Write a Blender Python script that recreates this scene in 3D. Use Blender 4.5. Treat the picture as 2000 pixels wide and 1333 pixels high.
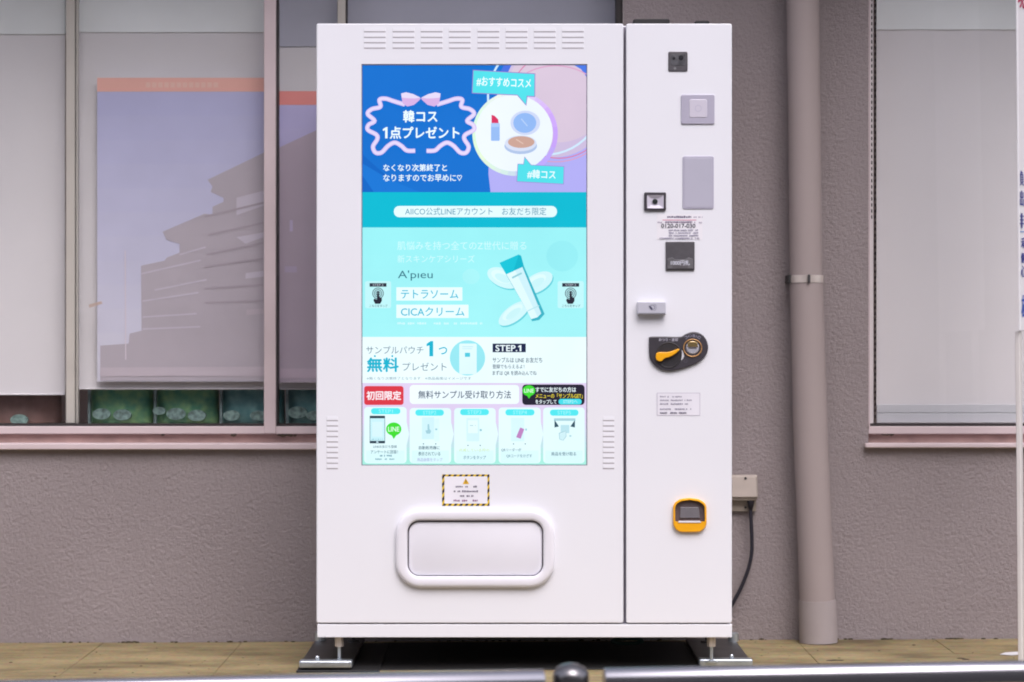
import bpy, bmesh, math, random
from mathutils import Vector, Matrix
from math import radians as R, sin, cos, pi
random.seed(7)
for o in list(bpy.data.objects):
    bpy.data.objects.remove(o)
S = bpy.context.scene
COL = S.collection

# ------------------------------------------------------------------ camera
D, H = 7.0, 0.94            # camera stands 7 m in front of the machine, 0.94 m above the paving
FPX = 685.0 * D             # focal length in photo pixels
cam = bpy.data.cameras.new('camera')
cam.sensor_width = 36.0
cam.lens = FPX / 2000 * 36
cam.clip_start, cam.clip_end = 0.1, 500
co = bpy.data.objects.new('camera', cam); COL.objects.link(co)
co.location = (0, -D, H); co.rotation_euler = (R(90), 0, 0)
S.camera = co
cam.dof.use_dof = True
cam.dof.focus_distance = 6.9
cam.dof.aperture_fstop = 4.0

# ------------------------------------------------------------------ sky, sun, exposure (bright overcast)
SUN_EL, SUN_AZ = R(52), R(16)
w = bpy.data.worlds.new('World'); S.world = w; w.use_nodes = True
nt = w.node_tree; nt.nodes.clear()
sky = nt.nodes.new('ShaderNodeTexSky'); sky.sky_type = 'NISHITA'; sky.sun_disc = False
sky.sun_elevation = SUN_EL; sky.sun_rotation = R(180) - SUN_AZ
sky.air_density = 1.0; sky.dust_density = 3.0; sky.ozone_density = 1.0
hs = nt.nodes.new('ShaderNodeHueSaturation'); hs.inputs['Saturation'].default_value = 0.40
tint = nt.nodes.new('ShaderNodeMix'); tint.data_type = 'RGBA'; tint.blend_type = 'MULTIPLY'
tint.inputs['Factor'].default_value = 1.0
tint.inputs[7].default_value = (1.0, 0.95, 0.985, 1)
bg = nt.nodes.new('ShaderNodeBackground'); bg.inputs['Strength'].default_value = 0.13
wo = nt.nodes.new('ShaderNodeOutputWorld')
nt.links.new(sky.outputs[0], hs.inputs['Color']); nt.links.new(hs.outputs[0], tint.inputs[6])
nt.links.new(tint.outputs[2], bg.inputs['Color']); nt.links.new(bg.outputs[0], wo.inputs[0])
sl = bpy.data.lights.new('sun', 'SUN'); sl.energy = .8; sl.angle = R(40); sl.color = (1, .97, .99)
so = bpy.data.objects.new('sun', sl); COL.objects.link(so)
so.location = (0, -4, 6)
so.rotation_euler = (R(90) - SUN_EL, 0, SUN_AZ)
S.view_settings.view_transform = 'Standard'; S.view_settings.look = 'None'
EXPOSURE = 0.93
S.view_settings.exposure = EXPOSURE; S.view_settings.gamma = 1.0
S.view_settings.use_curve_mapping = False
S.cycles.filter_width = 1.9
S.cycles.max_bounces = 8; S.cycles.transparent_max_bounces = 16
S.cycles.use_denoising = True

# ------------------------------------------------------------------ helpers
def lin(c):
    c = c / 255.0
    return c / 12.92 if c <= 0.04045 else ((c + 0.055) / 1.055) ** 2.4
def rgb(t): return (lin(t[0]), lin(t[1]), lin(t[2]), 1)

def W(px, py, Y=0.0):
    """photo pixel -> point on the plane at depth Y"""
    k = (D + Y) / FPX
    return Vector(((px - 1000) * k, Y, H - (py - 666) * k))
SLOPE = 0.0042
def gz(x): return SLOPE * x           # the paving falls a little to the left

def mat(name, col, rough=0.5, metal=0.0, var=0.0, vscale=8.0, bump=0.0, bscale=60.0, spec=0.5, bdist=0.01, detail=4.0, col2=None):
    m = bpy.data.materials.new(name); m.use_nodes = True
    n = m.node_tree; p = n.nodes['Principled BSDF']
    p.inputs['Base Color'].default_value = (*col, 1)
    p.inputs['Roughness'].default_value = rough
    p.inputs['Metallic'].default_value = metal
    p.inputs['Specular IOR Level'].default_value = spec
    tc = n.nodes.new('ShaderNodeTexCoord')
    if var or col2:
        nz = n.nodes.new('ShaderNodeTexNoise'); nz.inputs['Scale'].default_value = vscale; nz.inputs['Detail'].default_value = detail
        n.links.new(tc.outputs['Object'], nz.inputs['Vector'])
        rp = n.nodes.new('ShaderNodeValToRGB')
        a = col2 if col2 else tuple(c * (1 - var) for c in col)
        b = col if col2 else tuple(min(1, c * (1 + var)) for c in col)
        rp.color_ramp.elements[0].color = (*a, 1); rp.color_ramp.elements[0].position = 0.3
        rp.color_ramp.elements[1].color = (*b, 1); rp.color_ramp.elements[1].position = 0.7
        n.links.new(nz.outputs['Fac'], rp.inputs[0]); n.links.new(rp.outputs[0], p.inputs['Base Color'])
    if bump:
        nb = n.nodes.new('ShaderNodeTexNoise'); nb.inputs['Scale'].default_value = bscale; nb.inputs['Detail'].default_value = 6; nb.inputs['Roughness'].default_value = .72
        n.links.new(tc.outputs['Object'], nb.inputs['Vector'])
        bp = n.nodes.new('ShaderNodeBump'); bp.inputs['Strength'].default_value = bump; bp.inputs['Distance'].default_value = bdist
        n.links.new(nb.outputs['Fac'], bp.inputs['Height']); n.links.new(bp.outputs[0], p.inputs['Normal'])
    return m

_E = {}
SCREEN_GAIN = 1.10
def lit(c):
    """light given off by the display, c in 8 bit"""
    k = tuple(c)
    if k in _E: return _E[k]
    m = bpy.data.materials.new('display_light'); m.use_nodes = True
    n = m.node_tree; p = n.nodes['Principled BSDF']
    p.inputs['Base Color'].default_value = (0.004, 0.004, 0.005, 1)
    p.inputs['Roughness'].default_value = 0.45
    p.inputs['Specular IOR Level'].default_value = 0.06
    l = rgb(c)
    nz = n.nodes.new('ShaderNodeTexNoise'); nz.inputs['Scale'].default_value = 5.0; nz.inputs['Detail'].default_value = 3
    tc = n.nodes.new('ShaderNodeTexCoord'); n.links.new(tc.outputs['Object'], nz.inputs['Vector'])
    rp = n.nodes.new('ShaderNodeValToRGB')
    rp.color_ramp.elements[0].position = .3; rp.color_ramp.elements[1].position = .7
    rp.color_ramp.elements[0].color = (l[0] * .93, l[1] * .94, l[2] * .95, 1); rp.color_ramp.elements[1].color = l
    n.links.new(nz.outputs['Fac'], rp.inputs[0]); n.links.new(rp.outputs[0], p.inputs['Emission Color'])
    p.inputs['Emission Strength'].default_value = SCREEN_GAIN * 2 ** (-EXPOSURE)
    _E[k] = m; return m
_P = {}
def ink(c):
    """printed colour, c in 8 bit (reflectance)"""
    k = tuple(c)
    if k in _P: return _P[k]
    l = rgb(c)[:3]
    m = mat('print_ink', tuple(min(.85, v * .88) for v in l), 0.45, spec=0.35, var=.03)
    _P[k] = m; return m

def obj(name, bm, mats=None, parent=None, smooth=False, label=None, cat=None, kind=None, group=None, loc=None, recalc=True):
    me = bpy.data.meshes.new(name)
    if recalc: bmesh.ops.recalc_face_normals(bm, faces=bm.faces[:])
    bm.to_mesh(me); bm.free()
    if smooth:
        for p in me.polygons: p.use_smooth = True
    for m in (mats if isinstance(mats, (list, tuple)) else [mats] if mats else []):
        me.materials.append(m)
    o = bpy.data.objects.new(name, me); COL.objects.link(o)
    if parent: o.parent = parent
    if loc: o.location = loc
    tag(o, label, cat, kind, group)
    return o
def tag(o, label=None, cat=None, kind=None, group=None):
    for k, v in (('label', label), ('category', cat), ('kind', kind), ('group', group)):
        if v: o[k] = v
def thing(name, label, cat, loc=(0, 0, 0), group=None):
    o = bpy.data.objects.new(name, None); COL.objects.link(o); o.location = loc
    o.empty_display_size = .1
    tag(o, label, cat, None, group); return o
def sharp_smooth(o, ang=35):
    me = o.data
    for p in me.polygons: p.use_smooth = True
    bm = bmesh.new(); bm.from_mesh(me)
    for e in bm.edges:
        if len(e.link_faces) == 2 and e.calc_face_angle(0) > R(ang): e.smooth = False
    bm.to_mesh(me); bm.free()

def box(bm, x0, x1, y0, y1, z0, z1, bev=0.0, seg=1, mi=0):
    r = bmesh.ops.create_cube(bm, size=1.0)
    vs = r['verts']
    for v in vs:
        v.co = Vector(((x0 + x1) / 2 + v.co.x * (x1 - x0), (y0 + y1) / 2 + v.co.y * (y1 - y0), (z0 + z1) / 2 + v.co.z * (z1 - z0)))
    fs = set(f for v in vs for f in v.link_faces)
    for f in fs: f.material_index = mi
    if bev:
        es = list(set(e for v in vs for e in v.link_edges))
        rr = bmesh.ops.bevel(bm, geom=es, offset=bev, segments=seg, profile=.6, affect='EDGES')
        for f in rr['faces']: f.material_index = mi
def pbox(bm, a, b, c, d, Y0, Y1, bev=0.0, seg=1, mi=0, Yref=None):
    """box whose front face fills pixels a..c by b..d at depth Y0 (or Yref)"""
    yr = Y0 if Yref is None else Yref
    p, q = W(a, b, yr), W(c, d, yr)
    box(bm, p.x, q.x, Y0, Y1, q.z, p.z, bev, seg, mi)
def ring(bm, pts): return [bm.verts.new(p) for p in pts]
def bridge(bm, A, B, mi=0, closed=True):
    n = len(A)
    for i in range(n if closed else n - 1):
        f = bm.faces.new((A[i], A[(i + 1) % n], B[(i + 1) % n], B[i])); f.material_index = mi
def cap(bm, A, mi=0):
    f = bm.faces.new(A); f.material_index = mi; return f
def rr_px(a, b, c, d, r, n=6):
    """rounded rectangle outline in pixels, clockwise from the top left"""
    P = []
    for cx, cy, s in ((c - r, b + r, -90), (c - r, d - r, 0), (a + r, d - r, 90), (a + r, b + r, 180)):
        for i in range(n + 1):
            t = R(s + 90 * i / n); P.append((cx + r * cos(t), cy + r * sin(t)))
    return P
def ell(cx, cy, rx, ry, n=28, rot=0.0):
    c, s = cos(R(rot)), sin(R(rot)); P = []
    for i in range(n):
        t = 2 * pi * i / n; x, y = rx * cos(t), ry * sin(t)
        P.append((cx + x * c - y * s, cy + x * s + y * c))
    return P
def inset(P, d):
    n = len(P); Q = []
    ar = sum(P[i][0] * P[(i + 1) % n][1] - P[(i + 1) % n][0] * P[i][1] for i in range(n))
    sg = 1 if ar > 0 else -1
    for i in range(n):
        a, b, c = Vector(P[i - 1]), Vector(P[i]), Vector(P[(i + 1) % n])
        u, v = (b - a), (c - b)
        u = u.normalized() if u.length > 1e-9 else v.normalized(); v = v.normalized() if v.length > 1e-9 else u
        nn = Vector((-u.y - v.y, u.x + v.x))
        nn = nn.normalized() if nn.length > 1e-9 else Vector((-u.y, u.x))
        k = 1 / max(.5, nn.dot(Vector((-u.y, u.x))))
        q = b + nn * d * sg * k
        Q.append((q.x, q.y))
    return Q
def at(P, Y, Yref=0.0): return [Vector((W(x, y, Yref).x, Y, W(x, y, Yref).z)) for x, y in P]
def slab(bm, P, Yf, Yb, bev=0.0, mi=0, mi_side=None):
    """outline in pixels extruded from Yb out to Yf with an eased front edge (bev in pixels)"""
    B = ring(bm, at(P, Yb)); 
    k = bev / 685
    F = ring(bm, at(P, Yf + k)); bridge(bm, B, F, mi if mi_side is None else mi_side)
    if bev:
        G1 = ring(bm, at(inset(P, bev * .3), Yf + k * .3)); bridge(bm, F, G1, mi)
        G = ring(bm, at(inset(P, bev), Yf)); bridge(bm, G1, G, mi); F = G
    cap(bm, F, mi); cap(bm, B, mi)
def tube(bm, pts, rad, n=14, capends=True, mi=0):
    pts = [Vector(p) for p in pts]; m = len(pts)
    rads = rad if isinstance(rad, (list, tuple)) else [rad] * m
    prev = None; rings = []
    up = Vector((0, 0, 1)); T0 = (pts[1] - pts[0]).normalized()
    if abs(T0.dot(up)) > .95: up = Vector((1, 0, 0))
    N = (up - T0 * up.dot(T0)).normalized()
    for i in range(m):
        T = (pts[min(i + 1, m - 1)] - pts[max(i - 1, 0)]).normalized()
        N = (N - T * N.dot(T)).normalized(); Bn = T.cross(N)
        rings.append(ring(bm, [pts[i] + (N * cos(2 * pi * j / n) + Bn * sin(2 * pi * j / n)) * rads[i] for j in range(n)]))
    for a, b in zip(rings, rings[1:]): bridge(bm, a, b, mi)
    if capends: cap(bm, rings[0], mi); cap(bm, rings[-1], mi)
def lathe(bm, cx, cy, prof, n=24, mi=0):
    rings = [ring(bm, [(cx + r * cos(2 * pi * j / n), cy + r * sin(2 * pi * j / n), z) for j in range(n)]) for r, z in prof]
    for a, b in zip(rings, rings[1:]): bridge(bm, a, b, mi)
    cap(bm, rings[0], mi); cap(bm, rings[-1], mi)
def smoothline(P, k=6):
    Q = []; n = len(P)
    for i in range(n - 1):
        p0, p1, p2, p3 = (Vector(P[max(i - 1, 0)]), Vector(P[i]), Vector(P[i + 1]), Vector(P[min(i + 2, n - 1)]))
        for j in range(k):
            t = j / k
            q = .5 * ((2 * p1) + (-p0 + p2) * t + (2 * p0 - 5 * p1 + 4 * p2 - p3) * t * t + (-p0 + 3 * p1 - 3 * p2 + p3) * t ** 3)
            Q.append(tuple(q))
    Q.append(tuple(P[-1])); return Q

_T = {}
def glyphs(s, bold=0.0):
    """outlines of a string as (verts2d, faces), normalised to its own bounds"""
    k = (s, bold)
    if k in _T: return _T[k]
    cu = bpy.data.curves.new('lettering', 'FONT'); cu.body = s; cu.size = 1; cu.resolution_u = 3
    cu.offset = bold
    o = bpy.data.objects.new('lettering', cu); COL.objects.link(o)
    dg = bpy.context.evaluated_depsgraph_get()
    me = o.evaluated_get(dg).to_mesh()
    V = [(v.co.x, v.co.y) for v in me.vertices]; F = [tuple(p.vertices) for p in me.polygons]
    o.evaluated_get(dg).to_mesh_clear()
    bpy.data.objects.remove(o); bpy.data.curves.remove(cu)
    if V:
        x0, x1 = min(v[0] for v in V), max(v[0] for v in V); y0, y1 = min(v[1] for v in V), max(v[1] for v in V)
        V = [((x - x0) / max(1e-6, x1 - x0), (y - y0) / max(1e-6, y1 - y0)) for x, y in V]
    _T[k] = (V, F); return _T[k]

class Pic:
    """flat print or display picture: layers of thin shapes laid one on another, given in pixels"""
    def __init__(s, Y, colf, Yref=0.0, clip=None, step=0.00035):
        s.Y, s.colf, s.Yref, s.clip, s.step = Y, colf, Yref, clip, step
        s.bm = bmesh.new(); s.mats = []; s.layer = 0
    def mi(s, c):
        m = s.colf(c)
        if m not in s.mats: s.mats.append(m)
        return s.mats.index(m)
    def up(s): s.layer += 1
    def _clip(s, P):
        if not s.clip: return P
        a, b, c, d = s.clip
        for ax, lim, sg in ((0, a, 1), (0, c, -1), (1, b, 1), (1, d, -1)):
            Q = []
            for i in range(len(P)):
                p, q = P[i - 1], P[i]; ip, iq = (p[ax] - lim) * sg >= 0, (q[ax] - lim) * sg >= 0
                if ip != iq:
                    t = (lim - p[ax]) / (q[ax] - p[ax]); Q.append((p[0] + (q[0] - p[0]) * t, p[1] + (q[1] - p[1]) * t))
                if iq: Q.append(q)
            P = Q
            if len(P) < 3: return []
        return P
    def poly(s, P, c, up=True):
        if up: s.up()
        P = s._clip(P)
        if len(P) < 3: return
        y = s.Y - s.layer * s.step
        cap(s.bm, ring(s.bm, at(P, y, s.Yref)), s.mi(c))
    def rect(s, a, b, c, d, col, r=0, up=True):
        s.poly(rr_px(a, b, c, d, r, 4) if r else [(a, b), (c, b), (c, d), (a, d)], col, up)
    def stroke(s, P, w, col, up=True):
        if up: s.up()
        n = len(P); y = s.Y - s.layer * s.step; L = []; Rr = []
        for i in range(n):
            a, b = Vector(P[max(i - 1, 0)]), Vector(P[min(i + 1, n - 1)]); t = (b - a).normalized(); nn = Vector((-t.y, t.x)) * w / 2
            p = Vector(P[i]); L.append(tuple(p + nn)); Rr.append(tuple(p - nn))
        for i in range(n - 1):
            q = s._clip([L[i], L[i + 1], Rr[i + 1], Rr[i]])
            if len(q) >= 3: cap(s.bm, ring(s.bm, at(q, y, s.Yref)), s.mi(col))
    def hoop(s, cx, cy, rx, ry, w, col, n=48, a0=0, a1=360, up=True):
        s.stroke([(cx + rx * cos(R(a0 + (a1 - a0) * i / n)), cy + ry * sin(R(a0 + (a1 - a0) * i / n))) for i in range(n + 1)], w, col, up)
    def text(s, t, a, b, c, d, col, bold=0.0, rot=0.0, up=True):
        if up: s.up()
        y = s.Y - s.layer * s.step
        k = bold * (d - b) * .9
        for i, (dx, dy) in enumerate(((0, 0), (k, 0), (-k, 0), (0, k), (0, -k)) if bold > .004 else ((0, 0),)):
            s._text(t, a + dx, b + dy, c + dx, d + dy, col, rot, y - i * s.step * .12)
    def _text(s, t, a, b, c, d, col, rot, y):
        V, F = glyphs(t); m = s.mi(col)
        cx, cy = (a + c) / 2, (b + d) / 2; cs, sn = cos(R(rot)), sin(R(rot)); vs = []
        for u, v in V:
            x, z = a + u * (c - a) - cx, d - v * (d - b) - cy
            p = W(cx + x * cs - z * sn, cy + x * sn + z * cs, s.Yref); vs.append(s.bm.verts.new((p.x, y, p.z)))
        for f in F:
            try: s.bm.faces.new([vs[i] for i in f]).material_index = m
            except ValueError: pass
    def greek(s, a, b, c, d, col, seed=0, fill=.7, up=True):
        """print too small to read: broken dashes"""
        if up: s.up()
        r = random.Random(seed); x = a; h = d - b
        while x < c:
            w_ = h * r.uniform(.5, 1.1)
            if r.random() < fill:
                s.rect(x, b + h * r.uniform(0, .25), min(c, x + w_ * .8), d - h * r.uniform(0, .2), col, up=False)
            x += w_
    def done(s, name, parent, **k):
        for f in s.bm.faces:
            f.normal_update()
            if f.normal.y > 0: f.normal_flip()
        return obj(name, s.bm, s.mats, parent, recalc=False, **k)

# ------------------------------------------------------------------ materials
M = {}
M['stucco'] = mat('stucco', (.405, .352, .356), .9, var=.0, bump=1.0, bscale=105, bdist=.013, spec=.2, col2=(.355, .307, .312), vscale=1.6)
M['frame'] = mat('window_aluminium', (.60, .50, .515), .42, var=.06, vscale=5, bump=.05, bscale=200)
M['subframe'] = mat('brown_subframe', (.46, .31, .285), .7, var=.2, vscale=12)
M['sill'] = mat('inner_jamb_paint', (.80, .74, .75), .5, var=.04)
M['stile'] = mat('cream_stile', (.50, .47, .43), .45, var=.05)
M['gasket_and_shade'] = mat('black_gasket_and_shade', (.025, .02, .02), .6)
M['blind'] = mat('blind_fabric', (.72, .69, .71), .85, var=.02, vscale=3, bump=.1, bscale=400, spec=.1)
M['blind_bar'] = mat('blind_bar', (.58, .58, .61), .5, var=.03)
M['header'] = mat('blind_header', (.84, .86, .87), .7, var=.06, vscale=4)
M['header2'] = mat('blind_header_dark', (.48, .48, .56), .7, var=.06, vscale=4)
M['room'] = mat('room_paint', (.62, .52, .49), .9, var=.1)
M['white'] = mat('white_enamel', (.785, .79, .84), .38, var=.012, vscale=2.5, bump=.03, bscale=500, bdist=.001)
M['white2'] = mat('white_plastic', (.78, .77, .83), .33, var=.01, vscale=3)
M['flap'] = mat('flap_plastic', (.76, .755, .82), .45, var=.02, vscale=6)
M['slot'] = mat('dark_slot', (.10, .09, .10), .8)
M['seam'] = mat('seam_shadow_gap', (.24, .22, .27), .8)
M['greydark'] = mat('dark_grey_plastic', (.085, .08, .09), .4, var=.1, vscale=60)
M['coal'] = mat('charcoal_plastic', (.045, .04, .05), .42, var=.1, vscale=30)
M['black'] = mat('black_rubber_and_shade', (.012, .012, .013), .6, var=.2, vscale=20)
M['lav'] = mat('grey_lavender_plastic', (.42, .40, .50), .4, var=.02)
M['lav2'] = mat('pale_reader_plastic', (.58, .55, .64), .4, var=.02)
M['lockgrey'] = mat('silver_grey_plastic', (.50, .50, .57), .35, var=.03)
M['yellow'] = mat('amber_plastic', (.86, .40, .008), .35, var=.04, vscale=20)
M['brass'] = mat('brass', (.55, .40, .18), .3, metal=.9)
M['ringo'] = mat('copper_ring', (.45, .24, .09), .4, metal=.3)
M['zinc'] = mat('zinc_plate', (.52, .57, .62), .34, metal=.85, var=.12, vscale=30, bump=.05, bscale=90)
M['steel'] = mat('dull_steel', (.12, .117, .12), .38, metal=.8, var=.2, vscale=14)
M['inox'] = mat('stainless_tube', (.46, .45, .49), .27, metal=1.0, var=.04, vscale=6)
M['capsteel'] = mat('dark_cap_steel', (.25, .24, .25), .3, metal=1.0, var=.06, vscale=10)
M['pipe'] = mat('pipe_paint', (.305, .256, .25), .62, var=.03, vscale=4, bump=.04, bscale=40)
M['pipe2'] = mat('pipe_socket', (.325, .285, .285), .62, var=.06, vscale=10)
M['strap'] = mat('strap_metal', (.62, .56, .52), .35, metal=.5, var=.1, vscale=30)
M['boxcream'] = mat('socket_box_plastic', (.46, .40, .36), .55, var=.06, vscale=20)
M['boxcream2'] = mat('socket_plate_plastic', (.30, .255, .21), .6, var=.08, vscale=20)
M['cord'] = mat('cord_rubber', (.014, .013, .022), .45)
M['sign'] = mat('sign_board', (.84, .83, .86), .35, var=.01)
M['post'] = mat('sign_post', (.70, .67, .66), .4, var=.05)
M['asphalt'] = mat('asphalt', (.05, .05, .052), .9, var=.3, vscale=30, bump=.4, bscale=120)
M['kerb'] = mat('kerb_concrete', (.32, .30, .27), .85, var=.15, vscale=10, bump=.2, bscale=80)
M['mortar'] = mat('joint_mortar', (.17, .13, .072), .95, var=.2, vscale=30)
M['soffit'] = mat('soffit_board', (.42, .36, .34), .8, var=.05)
M['dirt'] = mat('dirt', (.075, .058, .04), .95, var=.4, vscale=60)
M['green'] = mat('pack_green', (.32, .58, .27), .4, vscale=30, col2=(.09, .34, .24))
M['green2'] = mat('pack_teal', (.26, .50, .48), .4, vscale=30, col2=(.11, .30, .32))
M['red'] = mat('pack_maroon', (.33, .21, .19), .5, var=.3, vscale=14)
M['packpale'] = mat('pack_pale', (.24, .36, .33), .55, var=.5, vscale=70)
M['packstripe'] = mat('pack_stripe', (.34, .46, .46), .5, var=.5, vscale=30)
M['tape'] = mat('brown_tape', (.46, .36, .32), .6, var=.1)
M['teal'] = mat('teal_hose', (.004, .03, .03), .6)
# tan paving: warm, blotched, worn
def paving_mat():
    m = mat('tan_paving', (.52, .40, .235), .8, bump=.25, bscale=90, bdist=.004, spec=.25)
    n = m.node_tree; p = n.nodes['Principled BSDF']
    geo = n.nodes.new('ShaderNodeNewGeometry')
    mp = n.nodes.new('ShaderNodeMapping'); mp.inputs['Scale'].default_value = (1, 2.4, 1)
    n.links.new(geo.outputs['Position'], mp.inputs['Vector'])
    a = n.nodes.new('ShaderNodeTexNoise'); a.inputs['Scale'].default_value = 2.3; a.inputs['Detail'].default_value = 6; a.inputs['Roughness'].default_value = .6
    n.links.new(mp.outputs[0], a.inputs['Vector'])
    r = n.nodes.new('ShaderNodeValToRGB')
    e = r.color_ramp.elements
    e[0].position = .32; e[0].color = (.115, .088, .050, 1); e[1].position = .62; e[1].color = (.33, .262, .140, 1)
    x = e.new(.45); x.color = (.225, .175, .092, 1)
    n.links.new(a.outputs['Fac'], r.inputs[0])
    b = n.nodes.new('ShaderNodeTexNoise'); b.inputs['Scale'].default_value = 60; b.inputs['Detail'].default_value = 2
    n.links.new(geo.outputs['Position'], b.inputs['Vector'])
    mx = n.nodes.new('ShaderNodeMix'); mx.data_type = 'RGBA'; mx.blend_type = 'OVERLAY'; mx.inputs['Factor'].default_value = .35
    n.links.new(r.outputs[0], mx.inputs[6]); n.links.new(b.outputs['Color'], mx.inputs[7])
    n.links.new(mx.outputs[2], p.inputs['Base Color'])
    return m
M['paving'] = paving_mat()
def glass_mat():
    m = bpy.data.materials.new('window_glass'); m.use_nodes = True
    n = m.node_tree; n.nodes.clear()
    t = n.nodes.new('ShaderNodeBsdfTransparent'); t.inputs['Color'].default_value = (.985, .99, .99, 1)
    g = n.nodes.new('ShaderNodeBsdfGlossy'); g.inputs['Roughness'].default_value = .02
    f = n.nodes.new('ShaderNodeFresnel'); f.inputs['IOR'].default_value = 1.5
    x = n.nodes.new('ShaderNodeMixShader'); o = n.nodes.new('ShaderNodeOutputMaterial')
    ge = n.nodes.new('ShaderNodeNewGeometry'); iv = n.nodes.new('ShaderNodeMath'); iv.operation = 'SUBTRACT'; iv.inputs[0].default_value = 1.0
    n.links.new(ge.outputs['Backfacing'], iv.inputs[1]); ml = n.nodes.new('ShaderNodeMath'); ml.operation = 'MULTIPLY'
    n.links.new(f.outputs[0], ml.inputs[0]); n.links.new(iv.outputs[0], ml.inputs[1])
    n.links.new(ml.outputs[0], x.inputs[0]); n.links.new(t.outputs[0], x.inputs[1]); n.links.new(g.outputs[0], x.inputs[2])
    n.links.new(x.outputs[0], o.inputs[0]); return m
M['glass'] = glass_mat()

# ================================================================== THE SETTING
WY = 0.70                                        # face of the shop wall
bm = bmesh.new()                                 # carriageway reaching far out
box(bm, -150, 150, -150, -1.12, -.42, -.12); obj('road', bm, M['asphalt'], kind='structure')
bm = bmesh.new(); box(bm, -4, 4, -1.118, -.94, -.42, -.004, .012, 2)
k = obj('kerb', bm, M['kerb'], kind='structure'); k.rotation_euler.y = -math.atan(SLOPE)
bm = bmesh.new(); box(bm, -4, 4, -.938, WY - .002, -.42, -.006)
pv = obj('pavement', bm, M['mortar'], kind='structure'); pv.rotation_euler.y = -math.atan(SLOPE)
# tan slabs laid on it, each one a piece
sx, rows = .434, [(.345, WY - .003), (-.085, .341), (-.51, -.089), (-.935, -.514)]
proto = {}
for ri, (y0, y1) in enumerate(rows):
    off = 0.89 if ri % 2 == 0 else 0.89
    for i in range(-8, 4):
        x0 = off + i * sx
        if ri not in proto:
            b = bmesh.new(); box(b, -sx / 2 + .0008, sx / 2 - .0008, y0, y1, -.005, 0, .0008)
            o = obj('paving_slab', b, M['paving'], pv); proto[ri] = o
        else:
            o = proto[ri].copy(); COL.objects.link(o)
        o.location = (x0 + sx / 2, 0, random.uniform(-.0006, .0008))

# wall with two window openings
def wp(px, py): return W(px, py, WY)
zs, zt = wp(0, 866).z, 3.2
xl1, xr0 = wp(1217, 0).x, wp(1696, 0).x
bm = bmesh.new()
box(bm, -4, 4, WY, WY + .2, -.35, zs)
box(bm, xl1, xr0, WY, WY + .2, zs, 2.45)
box(bm, -4, 4, WY, WY + .2, 2.45, zt)
wall = obj('wall', bm, M['stucco'], kind='structure')
bm = bmesh.new()                                 # the dim shop behind the blinds
x0, x1, y0, y1, z0, z1 = -4, 4, WY + .2, 3.6, -.3, 3.2
for q in (((x0, y1, z0), (x1, y1, z0), (x1, y1, z1), (x0, y1, z1)), ((x0, y0, z0), (x0, y1, z0), (x0, y1, z1), (x0, y0, z1)),
          ((x1, y0, z0), (x1, y1, z0), (x1, y1, z1), (x1, y0, z1)), ((x0, y0, z0), (x1, y0, z0), (x1, y1, z0), (x0, y1, z0)),
          ((x0, y0, z1), (x1, y0, z1), (x1, y1, z1), (x0, y1, z1))):
    cap(bm, ring(bm, q))
obj('room', bm, M['room'], kind='structure')
bm = bmesh.new(); box(bm, -4, 4, -.04, WY - .002, 2.7, 2.85, .01)
obj('eave', bm, M['soffit'], kind='structure')

# ------------------------------------------------------------------ the other side of the street (seen only as reflections)
M['farwall'] = mat('rendered_wall', (.20, .185, .18), .9, var=.1, vscale=.6)
M['farglass'] = mat('far_glass', (.04, .05, .06), .15)
def far_house(x0, x1, h, y, label):
    t = thing('building', label, 'building', ((x0 + x1) / 2, y, -.12)); w_ = (x1 - x0) / 2
    bm = bmesh.new(); box(bm, -w_, w_, -9, 0, 0, h); obj('wall', bm, M['farwall'], t)
    bm = bmesh.new(); box(bm, -w_ - .2, w_ + .2, -9.2, .3, h + .002, h + .35); obj('roof', bm, M['farwall'], t)
    for fl_ in range(int(h // 3)):
        for i in range(int(w_ * 2 // 3)):
            x = -w_ + 1.5 + i * 3
            bm = bmesh.new(); box(bm, x - .7, x + .7, -.02, .03, fl_ * 3 + .9, fl_ * 3 + 2.3); obj('window', bm, M['farglass'], t)
far_house(-32, -14, 9.4, -22, 'grey building with many windows to one side across the street, reflected only faintly')
far_house(-13, 9, 12.6, -23, 'tallest grey building straight across the street')
far_house(10, 34, 9.4, -22, 'low grey building across the street on the other side')

# ------------------------------------------------------------------ windows
def window(label, xa, xb, first):
    t = thing('shop_window', label, 'window', (0, 0, 0))
    Yf = WY + .012
    bm = bmesh.new()                             # bottom rail
    pbox(bm, xa, 833, xb, 848, Yf, Yf + .10, .002, Yref=WY); obj('bottom_rail', bm, M['frame'], t)
    bm = bmesh.new(); pbox(bm, xa, 849, xb, 867, Yf + .022, Yf + .10, Yref=WY); obj('lower_subframe', bm, M['subframe'], t)
    bm = bmesh.new(); pbox(bm, xa - (0 if first else 7), 866, xb + (4 if first else 0), 878.5 if first else 875, WY - .028, WY + .10, .003, Yref=WY - .028); obj('sill', bm, M['frame'], t)
    bm = bmesh.new(); pbox(bm, xa, 828, xb, 833.5, Yf + .02, Yf + .06, Yref=WY); obj('gasket_and_shade', bm, M['gasket_and_shade'], t)
    return t
lw = window('wide window with poster and pale mullion left of the vending machine', -420, 1216, True)
Yf = WY + .012
zt_px = -470
bm = bmesh.new(); pbox(bm, 515, zt_px, 538.5, 847, Yf - .006, Yf + .05, .002, Yref=WY); obj('mullion', bm, M['frame'], lw)
bm = bmesh.new(); pbox(bm, 538.7, zt_px, 541.5, 833, Yf + .006, Yf + .06, Yref=WY); obj('gasket_and_shade', bm, M['gasket_and_shade'], lw)  # dark strip draws the shadow line right of the mullion
bm = bmesh.new()
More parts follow.
